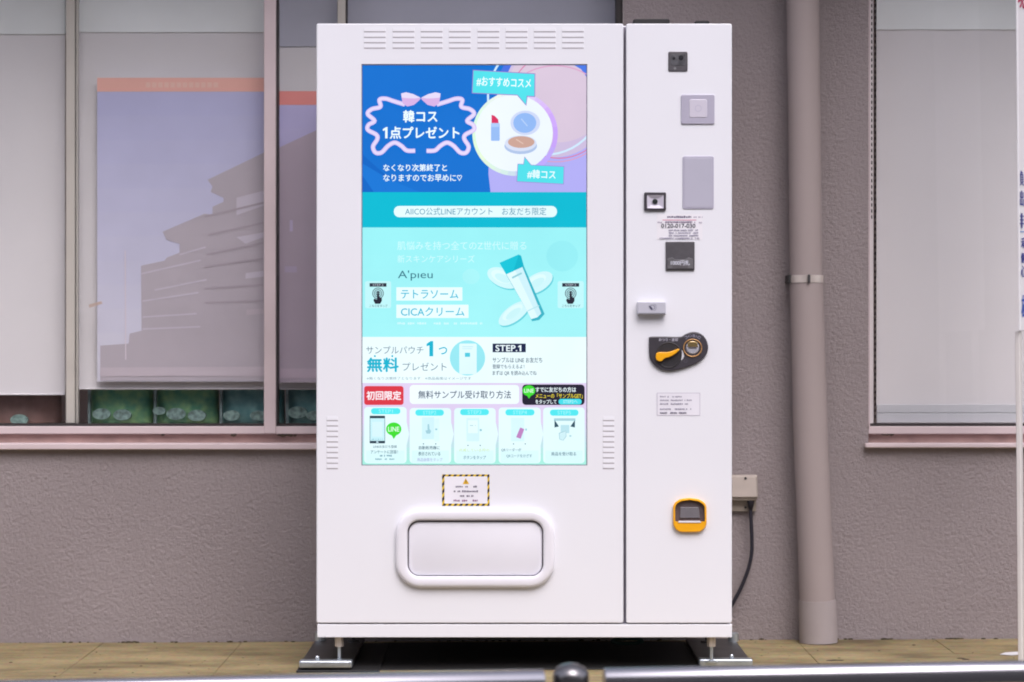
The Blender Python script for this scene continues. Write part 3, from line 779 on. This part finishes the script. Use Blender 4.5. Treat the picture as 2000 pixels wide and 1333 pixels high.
# 5: heading row and backdrop of the steps
P = Pic(SY, lit)
n = 14
for i in range(n):
    u = i / (n - 1); v = max(0, u - .45) / .55
    P.rect(SX0, 748 + i * 161 / n, SX1, 748 + (i + 1) * 161 / n, tuple(round((1 - v) * a + v * b) for a, b in zip((222, 206, 238), (168, 236, 222))), up=False)
P.rect(711, 754, 788, 791, (216, 58, 72), 5); P.text('初回限定', 716, 764, 783, 781, (250, 240, 246), .03)
P.rect(800, 752, 1014, 789, (238, 250, 255), 7); P.text('無料サンプル受け取り方法', 817, 763, 998, 778.5, (66, 82, 104), .012)
P.rect(1020, 751, 1142, 791, (38, 34, 52), 7)
def bubble(cx, cy, rx, ry):
    P.poly(ell(cx, cy, rx, ry, 26), (66, 218, 50)); P.poly([(cx - rx * .35, cy + ry * .8), (cx + rx * .45, cy + ry * .75), (cx + rx * .0, cy + ry * 1.5)], (66, 218, 50))
    P.text('LINE', cx - rx * .72, cy - ry * .34, cx + rx * .72, cy + ry * .36, (225, 255, 230), .02)
bubble(1033, 763, 12.5, 10.5)
P.text('すでに友だちの方は', 1046, 756, 1125, 766, WHT, .02); P.text('メニューの「サンプルGET」', 1046, 768.5, 1138, 778, (236, 216, 60), .015, up=False); P.text('をタップして', 1046, 780.5, 1087, 789, WHT, .02, up=False)
P.rect(1091, 779, 1136, 790, (70, 220, 232), 5); P.text('STEP2へ', 1100, 781.5, 1128, 787.5, (190, 245, 250), .01)
P.done('steps_heading', scr)
# five step cards
cards = [(711, 795, 794), (800, 797, 881), (887, 797, 968), (974, 796, 1056), (1061, 796, 1142)]
heads = [(724.5, 797, 782), (811, 800, 867), (898.5, 799, 955), (987, 799.5, 1044), (1074, 800, 1130)]
for k_ in range(5):
    a, b, c = cards[k_]
    P = Pic(SY - .0012, lit)
    P.rect(a, b, c, 905, (226, 250, 253), 7); P.poly([(a + 4, 880), (c - 4, 880), (c - 4, 904), (a + 4, 904)], (216, 247, 250))
    if k_ < 4: P.poly([(c - .5, 822), (c + 5, 848), (c - .5, 872)], (226, 250, 253))
    ha, hb, hc = heads[k_]; P.rect(ha, hb, hc, hb + 12, (84, 230, 238), 5.8); P.text('STEP%d' % (k_ + 1), ha + 15, hb + 2.5, hc - 15, hb + 9.5, (160, 246, 250), .01)
    TX, PL = (74, 104, 122), (196, 236, 243)
    if k_ == 0:
        P.rect(722, 812, 752, 866, (70, 100, 120), 2); P.rect(723, 817, 751, 861, (200, 240, 247)); P.rect(722, 812, 752, 817, (44, 62, 76), 1); P.rect(722, 861, 752, 866, (44, 62, 76), 1, up=False); P.rect(735, 862, 739, 865, (200, 230, 240)); P.rect(727, 824, 747, 853, (214, 243, 249), up=False); P.greek(726, 857, 748, 859, (130, 180, 200), 4)
        bubble(769, 838, 15, 13)
        for s_, bb in (('LINEお友だち登録', (729, 869.5, 775, 875)), ('アンケートに回答！', (724, 879, 777, 886)), ): P.text(s_, *bb, TX, .012, up=False)
        P.greek(737, 888, 765, 892, (120, 160, 175), 8); P.greek(733, 895, 770, 898.5, (130, 170, 184), 9)
    if k_ == 1:
        P.rect(824, 815, 848, 858, (206, 240, 247), 1); P.rect(848.5, 817, 858, 862, (218, 246, 250), up=False); P.poly([(835, 829), (838, 828), (839, 838), (842, 842), (840, 847), (833, 847), (831, 841), (835, 840)], (160, 204, 216)); P.rect(850, 837, 854, 840, (150, 200, 212), up=False); P.poly(ell(827, 867, 1.3, 1.3, 8), TX, up=False); P.poly(ell(851, 867, 1.3, 1.3, 8), TX, up=False)
        for s_, bb, cc in (('自動販売機に', (818, 871, 859, 878), TX), ('表示されている', (817, 882.5, 860, 890), TX), ('商品画像をタップ', (815, 894.5, 864, 901), (176, 180, 222))): P.text(s_, *bb, cc, .015, up=False)
    if k_ == 2:
        P.rect(911, 816, 936, 862, (210, 242, 248), 1); P.rect(914, 821, 933, 846, (228, 250, 253)); P.rect(937, 838, 941, 842, (150, 200, 212), up=False); P.greek(918, 830, 929, 832, (160, 196, 206), 3); P.poly(ell(914, 870, 1.2, 1.2, 8), TX, up=False); P.poly(ell(938, 870, 1.2, 1.2, 8), TX, up=False)
        P.text('点滅している枠の', 896, 876, 956, 882, (206, 232, 170), .01, up=False); P.text('ボタンをタップ', 905, 890, 949, 897, (104, 140, 160), .012, up=False)
    if k_ == 3:
        P.rect(998, 816, 1024, 862, (212, 243, 249), 1); P.poly([(1016, 835), (1024, 838), (1017, 857), (1008, 854)], (188, 130, 190)); P.rect(1026, 837, 1029, 841, (150, 200, 212), up=False); P.poly(ell(1003, 867, 1.2, 1.2, 8), TX, up=False); P.poly(ell(1026, 867, 1.2, 1.2, 8), TX, up=False)
        P.text('QRリーダーが', 979, 875.5, 1018, 882, (84, 120, 140), .012, up=False); P.text('QRコードをかざす', 989, 887, 1039, 894, (104, 140, 160), .012, up=False)
    if k_ == 4:
        P.rect(1082, 817, 1124, 822, (168, 208, 218)); P.poly([(1083, 820), (1092, 833), (1083, 835)], (54, 84, 100), up=False); P.poly([(1123, 820), (1114, 833), (1123, 835)], (54, 84, 100), up=False); P.rect(1095, 830, 1112, 846, (186, 226, 235)); P.poly([(1092, 846), (1105, 842), (1106, 852), (1100, 860), (1093, 858)], (206, 238, 244)); P.stroke([(1092, 846), (1105, 842), (1106, 852), (1100, 860), (1093, 858), (1092, 846)], 1, (150, 190, 204)); P.rect(1112, 850, 1116, 853, (170, 210, 220), up=False)
        P.text('商品を受け取る', 1077, 883, 1125, 890, (84, 116, 136), .014, up=False)
    P.done('step_card', scr)

# ---- pressed louvres
def louver_mesh(wpx, hpx, out, taper):
    bm = bmesh.new(); k = 1 / 685; w_, h_ = wpx * k / 2, hpx * k
    T = ring(bm, [(-w_ * .98, -.0002, h_), (w_ * .98, -.0002, h_)])
    Mm = ring(bm, [(-w_ * taper, -out * .75, h_ * .45), (w_ * taper, -out * .75, h_ * .45)])
    L = ring(bm, [(-w_ * taper, -out, 0), (w_ * taper, -out, 0)])
    E = ring(bm, [(-w_, -.0002, 0), (w_, -.0002, 0)])
    bm.faces.new((T[0], T[1], Mm[1], Mm[0])); bm.faces.new((Mm[0], Mm[1], L[1], L[0]))
    bm.faces.new((T[0], Mm[0], L[0], E[0])); bm.faces.new((T[1], E[1], L[1], Mm[1]))
    f = bm.faces.new((L[0], L[1], E[1], E[0])); f.material_index = 1
    S_ = ring(bm, [(-w_ * .97, -.0004, 0), (w_ * .97, -.0004, 0), (w_ * .97, -.0004, -hpx * .26 * k), (-w_ * .97, -.0004, -hpx * .26 * k)]); cap(bm, S_, 1)  # dark strip and underside paint the shadow at the hood's opening
    for f in bm.faces:
        f.normal_update()
        if f.normal.y > .01: f.normal_flip()
    return bm
slot_shade_mat = mat('louver_slot_shade', (.40, .37, .41), .8)
def lay_louvers(spots, wpx, hpx, out, taper, name):
    o0 = None
    for x, y in spots:
        if o0 is None: o0 = o = obj(name, louver_mesh(wpx, hpx, out, taper), [M['white'], slot_shade_mat], vm, recalc=False)
        else:
            o = o0.copy(); COL.objects.link(o)
        p = W(x, y); o.location = (p.x, 0, p.z)
gx = [(710, 754), (766, 810), (821, 865), (876, 920), (932, 975.5), (987, 1030.5), (1042, 1086), (1097, 1141)]
lay_louvers([((a + b) / 2, y) for a, b in gx for y in (61, 72, 82.5, 93)], 43.5, 8, .0007, .97, 'louver')
lay_louvers([(649, 820.5 + i * 10.4) for i in range(10)] + [(1188.5, 820.5 + i * 10.4) for i in range(10)], 23, 8.5, .0010, .84, 'side_louver')

# ---- delivery port
bm = bmesh.new()
O = rr_px(773, 993, 1083, 1147, 50, 10); I = rr_px(796, 1015.5, 1061, 1125, 24, 10)
seq = [(O, .002), (O, -.012), (inset(O, 3), -.0175), (inset(O, 7), -.0195), (inset(I, -4), -.0195), (inset(I, -1.2), -.0175), (I, -.014), (I, .012)]
rs = [ring(bm, at(p_, y_)) for p_, y_ in seq]
for a, b in zip(rs, rs[1:]): bridge(bm, a, b)
df = obj('delivery_frame', bm, M['white2'], vm); sharp_smooth(df, 50)
bm = bmesh.new(); slab(bm, rr_px(798.5, 1019.5, 1058.6, 1123.5, 21, 8), -.0075, .008, 3); fl = obj('delivery_flap', bm, M['flap'], vm); sharp_smooth(fl, 50)
bm = bmesh.new(); cap(bm, ring(bm, at(rr_px(790, 1010, 1066, 1130, 24, 8), -.0004))); obj('chute_recess', bm, M['slot'], vm)

# ---- caution sticker
P = Pic(-.0004, ink, step=.0002)
P.rect(863.5, 926.5, 956, 988, (240, 208, 58)); 
for i in range(-10, 24):                                       # slanted black bands on the border
    x = 863.5 + i * 10.9
    P.clip = (863.5, 926.5, 956, 988); 
    q = [(x, 988), (x + 5.6, 988), (x + 5.6 + 46, 926.5), (x + 46, 926.5)]
    P.poly(q, (42, 34, 48), up=(i == -10))
P.clip = None
P.rect(868, 930.5, 952, 983.5, (244, 242, 250)); P.poly([(909.5, 934), (916.5, 945.5), (903.5, 945.5)], (232, 184, 40)); P.rect(909.3, 937, 910.8, 942, (70, 56, 20)); P.rect(909.3, 943, 910.8, 944.3, (70, 56, 20), up=False)
for i, (a, c) in enumerate(((886, 932), (884, 934), (894, 925), (886, 933))): P.greek(a, 948.5 + i * 9, c, 952.5 + i * 9, (128, 124, 140) if i < 3 else (160, 120, 150), i, .75)
P.done('caution_sticker', vm)

# ---- things on the payment door
def plate(name, P_, Yf, m, bev=1.0, parent=vm):
    bm = bmesh.new(); slab(bm, P_, Yf, .002, bev); o = obj(name, bm, m, parent); return o
o = plate('camera_window', rr_px(1305, 101, 1343, 139.5, 3, 3), -.003, M['greydark'])
bm = bmesh.new(); slab(bm, rr_px(1310, 106, 1338, 128, 2, 2), -.0036, -.002, .3); obj('tinted_cover', bm, mat('tinted_cover', (.10, .10, .11), .15, var=.4, vscale=50), o)
for x, y, r_ in ((1318, 134, 2.6), (1330, 113, 5), (1316, 114, 3)):
    bm = bmesh.new(); slab(bm, ell(x, y, r_, r_, 12), -.0046, -.003, .3); obj('lens', bm, mat('lens_glass', (.24, .24, .25) if r_ < 3 else (.03, .03, .035), .12), o)
o = plate('card_reader', rr_px(1330, 185, 1395.5, 242.5, 3, 3), -.004, M['lav'])
bm = bmesh.new(); slab(bm, rr_px(1346, 194, 1381, 230, 4, 4), -.0052, -.003, 1.2); q = obj('touch_pad', bm, M['lav2'], o)
P = Pic(-.0054, ink, step=.0002); P.hoop(1363.5, 212, 6, 6, 1.2, (196, 192, 212), 20); P.done('contactless_mark', o)
o = plate('display_panel', rr_px(1333, 305, 1394, 408.5, 4, 4), -.0025, M['lav'])
bm = bmesh.new(); slab(bm, rr_px(1336.5, 308.5, 1390.5, 405, 3, 3), -.0031, -.002, .5); obj('display_cover', bm, mat('display_cover', (.46, .45, .54), .25, var=.02), o)
# code scanner: black frame round a pale funnel with a dark lens
bm = bmesh.new(); O, I = rr_px(1258, 376, 1300.5, 411.5, 2, 2), rr_px(1263.5, 381, 1296, 407, 1, 2); J = rr_px(1272, 388, 1287, 400, 1, 2)
rs = [ring(bm, at(p_, y_)) for p_, y_ in ((O, .002), (O, -.006), (I, -.0065))]
for a, b in zip(rs, rs[1:]): bridge(bm, a, b)
sc = obj('scanner', bm, M['coal'], vm)
bm = bmesh.new(); A = ring(bm, at(I, -.0062)); B = ring(bm, at(J, -.0006)); bridge(bm, A, B); cap(bm, B); obj('funnel', bm, M['lav2'], sc)
bm = bmesh.new(); slab(bm, ell(1279.3, 393.5, 5.3, 5.3, 18), -.005, -.0004, .8); obj('lens', bm, mat('scanner_lens', (.03, .035, .035), .15), sc)
# phone number sticker
P = Pic(-.0004, ink, step=.0002); P.rect(1283, 418, 1372, 468, (246, 244, 250))
P.greek(1303, 421.5, 1350, 426, (104, 96, 124), 1, .95); P.greek(1351, 422.5, 1372, 425.5, (176, 168, 190), 2, .8); P.rect(1294, 429, 1360, 430.5, (226, 150, 176)); P.greek(1284, 433, 1300, 436, (180, 170, 190), 3); P.greek(1300, 432, 1352, 435.5, (128, 110, 140), 4, .9); P.greek(1353, 433, 1371, 436, (180, 170, 190), 6)
P.text('0120-017-030', 1291.5, 437, 1358, 445, (60, 58, 76), .02)
for i in range(3): P.greek(1306, 448 + i * 5.2, 1364, 451 + i * 5.2, (158, 154, 176), 12 + i, .8)
P.greek(1288, 464, 1366, 466.5, (140, 134, 160), 20, .85); P.done('phone_number_sticker', vm)
# banknote slot
o = plate('banknote_slot', rr_px(1300, 472, 1356.5, 528.5, 1, 2), -.005, M['greydark'], 1.2)
bm = bmesh.new(); slab(bm, [(1303, 506), (1312, 503), (1318, 507), (1338, 507), (1344, 503), (1353, 506), (1353, 525), (1303, 525)], -.0085, -.004, .8); obj('note_guide', bm, mat('note_guide', (.13, .125, .135), .4, var=.2, vscale=40), o)
bm = bmesh.new(); pbox(bm, 1313, 520, 1343, 522.5, -.0088, -.006, Yref=0); obj('mouth', bm, M['slot'], o)
P = Pic(-.0086, ink, step=.0002); P.text('1000円札', 1310, 508.5, 1346.5, 518, (225, 227, 240), .02); P.done('lettering', o)
# grey projecting handle block
bm = bmesh.new(); pbox(bm, 1244.5, 590, 1299.5, 614.5, -.022, .002, .002, 2, Yref=0); o = obj('handle_block', bm, M['lockgrey'], vm)
bm = bmesh.new(); pbox(bm, 1246, 611.3, 1298, 614, -.0232, -.0205, Yref=0); obj('lower_lip', bm, mat('block_lip', (.20, .20, .22), .4), o)
P = Pic(-.0226, ink, step=.0002); P.hoop(1273, 600.5, 4.6, 4.6, 1, (120, 120, 140), 16); P.hoop(1273, 600.5, 7.6, 7.6, .8, (140, 140, 160), 10, -60, 60, up=False); P.poly([(1266, 597), (1271, 599), (1274, 603), (1272, 606), (1268, 602)], (84, 84, 106)); P.done('touch_mark', o)
# coin unit
zc = lambda L: [(x / 7.405 + 1230, y / 7.405 + 560) for x, y in L]
CU = zc(smoothline([(276, 800), (278, 750), (300, 722), (520, 720), (730, 722), (800, 688), (870, 660), (930, 652), (1005, 668), (1070, 715), (1115, 790), (1132, 880), (1115, 960), (1060, 1040), (960, 1112), (800, 1175), (650, 1213), (550, 1222), (450, 1200), (360, 1140), (300, 1060), (277, 960), (276, 800)], 3))[:-1]
bm = bmesh.new(); slab(bm, CU, -.009, .002, 2.2); cu_ = obj('coin_unit', bm, M['coal'], vm)
bm = bmesh.new(); O = zc(ell(560, 990, 192, 192, 32)); rs = [ring(bm, at(p_, y_)) for p_, y_ in ((O, -.008), (O, -.0098), (inset(O, .8), -.0104), (inset(O, 2.2), -.0104), (inset(O, 3), -.0094))]
for a, b in zip(rs, rs[1:]): bridge(bm, a, b)
cap(bm, rs[-1]); obj('dial', bm, mat('dial_black', (.022, .02, .024), .5, var=.2, vscale=40), cu_)
lev = zc(smoothline([(372, 1005), (380, 965), (425, 945), (540, 945), (620, 925), (690, 897), (712, 908), (695, 932), (630, 985), (560, 1018), (500, 1035), (455, 1075), (410, 1075), (378, 1050), (372, 1005)], 3))[:-1]
bm = bmesh.new(); slab(bm, lev, -.021, -.009, 1.4); obj('return_lever', bm, M['yellow'], cu_)
bm = bmesh.new(); slab(bm, zc([(745, 910), (765, 940), (785, 1000), (765, 1045), (740, 1070), (748, 1000), (752, 950)]), -.0108, -.0085, .4); obj('arrow_mark', bm, mat('pale_mark', (.6, .6, .64), .4), cu_)
bm = bmesh.new(); O = zc(ell(905, 885, 138, 132, 36)); rs = [ring(bm, at(p_, y_)) for p_, y_ in ((O, -.0085), (O, -.0115), (inset(O, 1), -.012), (inset(O, 2.0), -.0115), (inset(O, 2.6), -.0085))]
for a, b in zip(rs, rs[1:]): bridge(bm, a, b)
cr = obj('coin_ring', bm, M['ringo'], cu_); sharp_smooth(cr)
bm = bmesh.new(); slab(bm, zc(ell(905, 880, 98, 96, 30)), -.0112, -.0085, 2.5); d_ = obj('coin_disc', bm, mat('coin_disc_metal', (.62, .62, .70), .3, metal=.5), cu_)
bm = bmesh.new(); slab(bm, zc([(822, 870), (835, 815), (870, 792), (940, 792), (975, 815), (988, 870)]), -.0122, -.0105, .6); obj('coin_hood', bm, M['brass'], d_)
bm = bmesh.new(); slab(bm, zc([(845, 872), (965, 872), (965, 890), (845, 890)]), -.0128, -.0105, .2); obj('coin_mouth', bm, M['slot'], d_)
P = Pic(-.0093, ink, step=.0002); P.text('おつり・返却', 1286.5, 660.5, 1323.5, 666.5, (206, 204, 220), .012)
for i, ch in enumerate('コイン投入口'):
    a = -122 + i * 12.8; cx, cy = 1352.2 + 24 * cos(R(a)), 679.5 + 24 * sin(R(a)); P.text(ch, cx - 2.4, cy - 2.6, cx + 2.4, cy + 2.6, (176, 174, 196), .01, a + 90, up=False)
P.hoop(1338.5, 705, 3, 3, .8, (96, 92, 104), 12, up=False); P.done('lettering', cu_)
# notice sticker
P = Pic(-.0004, ink, step=.0002); P.rect(1282.5, 767, 1367.5, 812, (206, 202, 216), 1.5); P.rect(1284, 768.2, 1366.2, 810.8, (240, 238, 247))
for i, (a, c, a2, c2, y) in enumerate(((1289, 1306, 1310, 1332, 773), (1289, 1306, 1310, 1351, 780), (1289, 1305, 1310, 1344, 787), (1289, 1312, 1318, 1350, 797), (1289, 1303, 1309, 1341, 804.5))):
    cc = (166, 162, 180) if i < 4 else (112, 108, 128); P.greek(a, y, c, y + 3.6, cc, 30 + i, .9); P.greek(a2, y, c2, y + 3.6, cc, 40 + i, .85, up=False)
P.done('notice_sticker', vm)
# coin return cup
zr = lambda L: [(x / 12.12 + 1290, y / 12.12 + 950) for x, y in L]
def resamp(P_, n):
    P_ = P_ + [P_[0]]; d_ = [0]
    for a, b in zip(P_, P_[1:]): d_.append(d_[-1] + math.dist(a, b))
    Q = []
    for i in range(n):
        s_ = d_[-1] * i / n; j = max(k for k in range(len(d_) - 1) if d_[k] <= s_); u = (s_ - d_[j]) / max(1e-9, d_[j + 1] - d_[j]); Q.append((P_[j][0] + (P_[j + 1][0] - P_[j][0]) * u, P_[j][1] + (P_[j + 1][1] - P_[j][1]) * u))
    return Q
O = resamp(zr([(680, 268), (900, 298), (1040, 375), (1085, 470), (1088, 860), (1065, 950), (1000, 1030), (900, 1078), (680, 1080), (470, 1078), (370, 1030), (310, 950), (292, 860), (295, 470), (335, 375), (460, 298)]), 48)
I = resamp(zr([(680, 312), (880, 340), (1000, 410), (1042, 480), (1046, 828), (680, 832), (340, 828), (340, 480), (370, 410), (480, 340)]), 48)
bm = bmesh.new(); rs = [ring(bm, at(p_, y_)) for p_, y_ in ((O, .001), (O, -.010), (inset(O, 1.6), -.013), (I, -.013), (I, -.0015))]
for a, b in zip(rs, rs[1:]): bridge(bm, a, b)
cr = obj('coin_return', bm, M['yellow'], vm); sharp_smooth(cr, 40)
bm = bmesh.new(); cap(bm, ring(bm, at(I, -.0018))); obj('cup_back', bm, mat('cup_brown', (.095, .07, .075), .5, var=.2, vscale=60), cr)
bm = bmesh.new(); slab(bm, zr([(470, 490), (900, 490), (930, 745), (450, 745)]), -.006, -.002, .8); obj('hinged_flap', bm, mat('cup_flap', (.16, .15, .165), .3, var=.1, vscale=40), cr)
bm = bmesh.new(); slab(bm, zr([(430, 808), (930, 808), (955, 852), (405, 852)]), -.0150, -.009, .5); obj('bright_lip', bm, mat('cup_lip', (.7, .68, .72), .3), cr)
# black units on the roof
bm = bmesh.new(); pbox(bm, 1237, 37, 1308, 47, .10, .30, .003, Yref=.10); obj('roof_unit', bm, M['black'], vm)
bm = bmesh.new(); pbox(bm, 1357, 40, 1386, 47, .12, .28, .004, Yref=.12); obj('roof_unit', bm, M['black'], vm)

# ---- base: levelling feet on anchor plates
bm = bmesh.new(); xa, xb = W(579, 0, -.02).x, W(741, 0, -.02).x
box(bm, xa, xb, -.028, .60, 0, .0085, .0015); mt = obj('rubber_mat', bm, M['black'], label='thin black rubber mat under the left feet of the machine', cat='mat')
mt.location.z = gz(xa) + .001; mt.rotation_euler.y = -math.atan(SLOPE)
bm = bmesh.new(); box(bm, xb - .02, W(1367, 0, .03).x, .012, .64, 0, .004, .001); sh = obj('shade_sheet', bm, M['black'], label='wide black sheet standing in for the deep shade under the machine', cat='mat')  # black sheet laid in place of the deep shade between the feet
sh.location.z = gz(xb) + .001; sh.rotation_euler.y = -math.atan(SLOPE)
def foot(x0, x1, yf, zb, xr, xnut, xr2):
    bm = bmesh.new(); box(bm, x0, x1, yf, .60, zb, zb + .014, .003, 2); pl = obj('anchor_plate', bm, M['steel'], vm)
    bm = bmesh.new(); box(bm, x0 - .001, x1 + .001, yf - .012, yf + .03, zb + .0015, zb + .0235, .006, 3); fr = obj('front_bar', bm, M['zinc'], pl); sharp_smooth(fr, 60)
    bm = bmesh.new(); lathe(bm, xr + .06 * (1 if xr < 0 else -1) * -1, yf + .012, [(.006, zb + .022), (.006, zb + .031), (.004, zb + .034)], 10); obj('bolt', bm, M['zinc'], pl)
    bm = bmesh.new(); lathe(bm, xr, .035, [(.018, zb + .014), (.018, zb + .019), (.0052, zb + .021), (.0052, ZB - .002)], 16); lg = obj('levelling_foot', bm, M['zinc'], vm); sharp_smooth(lg)
    bm = bmesh.new(); lathe(bm, xr, .035, [(.0125, ZB - .030), (.0125, ZB - .001)], 6); obj('lock_nut', bm, M['strap'], lg)
    bm = bmesh.new(); lathe(bm, xr2, .50, [(.018, zb + .014), (.018, zb + .019), (.0052, zb + .021), (.0052, ZB - .002)], 16); lg = obj('levelling_foot', bm, M['steel'], vm); sharp_smooth(lg)
    bm = bmesh.new(); lathe(bm, xnut, .53, [(.0165, zb + .014), (.0165, zb + .038), (.013, zb + .041)], 16); nb = obj('anchor_bolt', bm, M['zinc'], pl); sharp_smooth(nb)
xl, xr_ = W(586, 0).x, W(688, 0).x
foot(xl, xr_, -.012, gz(xl) + .0105, W(661, 0).x, W(626, 0, .53).x, W(690, 0, .5).x)
xl, xr_ = W(1368, 0).x, W(1472, 0).x
foot(xl, xr_, .045, gz(xl) + .003, W(1388.5, 0, .05).x, W(1432, 0, .53).x, W(1380, 0, .5).x)
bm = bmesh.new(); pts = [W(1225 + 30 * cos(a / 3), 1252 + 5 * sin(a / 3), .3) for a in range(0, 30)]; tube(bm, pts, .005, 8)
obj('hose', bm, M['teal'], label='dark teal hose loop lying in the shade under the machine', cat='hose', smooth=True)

# ================================================================== GUARD RAILS AND BOLLARD in front
def railpt(px, py_top, dia):
    """point on the rail axis: rail top seen at (px, py_top)"""
    ztop = .332; dist = FPX * (H - ztop) / (py_top - 666)
    return Vector(((px - 1000) * dist / FPX, dist - D, ztop - dia / 2))
def rail(pa, pb, label):
    t = thing('guard_rail', label, 'railing', (0, 0, 0), 'low steel guard rails in front of the machine')
    a, b = railpt(*pa, .042), railpt(*pb, .042); d_ = (b - a).normalized()
    bm = bmesh.new(); tube(bm, [a, a + d_ * .002, a.lerp(b, .5), b - d_ * .002, b], [.0195, .021, .021, .021, .0195], 28); r_ = obj('rail', bm, M['inox'], t); sharp_smooth(r_, 40)
    for u in (.12, .88):
        p = a.lerp(b, u); bm = bmesh.new(); tube(bm, [(p.x, p.y, -.12), (p.x, p.y, p.z - .01)], .019, 18); obj('leg', bm, M['inox'], t, smooth=True)
        bm = bmesh.new(); lathe(bm, p.x, p.y, [(.045, -.12), (.045, -.114), (.02, -.112)], 18); obj('base_flange', bm, M['inox'], t)
rail((-760, 1344.2), (1062, 1307.2), 'stainless guard rail crossing the lower left, ending short of the bollard')
rail((1179.5, 1305.0), (2640, 1277.5), 'stainless guard rail crossing the lower right from beside the bollard')
t = thing('bollard', 'short steel bollard with domed cap between the two guard rails', 'bollard')
c = railpt(1115, 1305, .042)
bm = bmesh.new(); lathe(bm, c.x, c.y, [(.0305, -.12), (.0305, .318)], 28); o = obj('post', bm, M['capsteel'], t); sharp_smooth(o)
bm = bmesh.new(); lathe(bm, c.x, c.y, [(.0306, .296), (.0335, .299), (.0338, .318), (.0325, .325), (.027, .333), (.016, .339), (.005, .3415)], 28); o = obj('domed_cap', bm, M['capsteel'], t); sharp_smooth(o, 50)

# ================================================================== small dirt where wall and paving meet
bm = bmesh.new(); rnd = random.Random(3)
for i in range(150):
    x = rnd.uniform(-2.3, 2.3)
    if rnd.random() < .35: x = rnd.choice((1.04, 1.18, 1.38, -1.2, -.9, 1.7)) + rnd.gauss(0, .03)
    r_ = rnd.uniform(.0015, .005)
    r = bmesh.ops.create_icosphere(bm, subdivisions=1, radius=r_, matrix=Matrix.Translation((x, WY - rnd.uniform(.001, .012), gz(x) + r_ * .4)) @ Matrix.Diagonal((rnd.uniform(1, 2.6), 1, .7, 1)))
obj('dirt', bm, M['dirt'], kind='stuff')
bm = bmesh.new()
for px, py in ((545, 849), (553, 850), (560, 848), (563, 849), (568, 850), (576, 850), (318, 849), (456, 849), (1727, 847), (1733, 848), (1741, 848)):
    p = W(px, py, WY + .016); bmesh.ops.create_icosphere(bm, subdivisions=1, radius=rnd.uniform(.003, .007), matrix=Matrix.Translation(p + Vector((0, .004, -.001))) @ Matrix.Diagonal((1.7, 1, .8, 1)))
obj('leaf_litter', bm, M['dirt'], kind='stuff')
bm = bmesh.new(); p = W(1972, 1277, 0); Yq = FPX * H / (1276 - 666) - D
Q = [(1953, 1279), (1962, 1275.5), (1985, 1274), (1998, 1275), (1996, 1279), (1975, 1280.5)]
vs = []
for x, y in Q:
    d_ = FPX * (H - gz(1.55)) / (y - 666); vs.append(((x - 1000) * d_ / FPX, d_ - D, gz((x - 1000) * d_ / FPX) + .0022))
A = ring(bm, vs); cap(bm, A); B = ring(bm, [(a, b, c_ - .001) for a, b, c_ in vs]); bridge(bm, A, B)
obj('paper_scrap', bm, M['sign'], label='pale flat scrap on the tan paving at the lower right edge', cat='litter')

bm = bmesh.new()
for i in range(150):
    x, y = rnd.uniform(-1.7, 1.8), rnd.uniform(-.3, .66)
    if -.66 < x < .72 and y > -.03: continue
    r_ = rnd.uniform(.0008, .0026)
    bmesh.ops.create_icosphere(bm, subdivisions=1, radius=r_, matrix=Matrix.Translation((x, y, gz(x) + r_ * .3)) @ Matrix.Rotation(rnd.uniform(0, 3), 4, 'Z') @ Matrix.Diagonal((rnd.uniform(1, 3), 1, .6, 1)))
for x, y in ((.93, .18), (.945, .19), (.96, .185), (1.32, .22), (1.33, .2)):
    bmesh.ops.create_icosphere(bm, subdivisions=1, radius=.006, matrix=Matrix.Translation((x, y, gz(x) + .001)) @ Matrix.Diagonal((2.2, 1.4, .4, 1)))
obj('grit', bm, M['dirt'], kind='stuff')
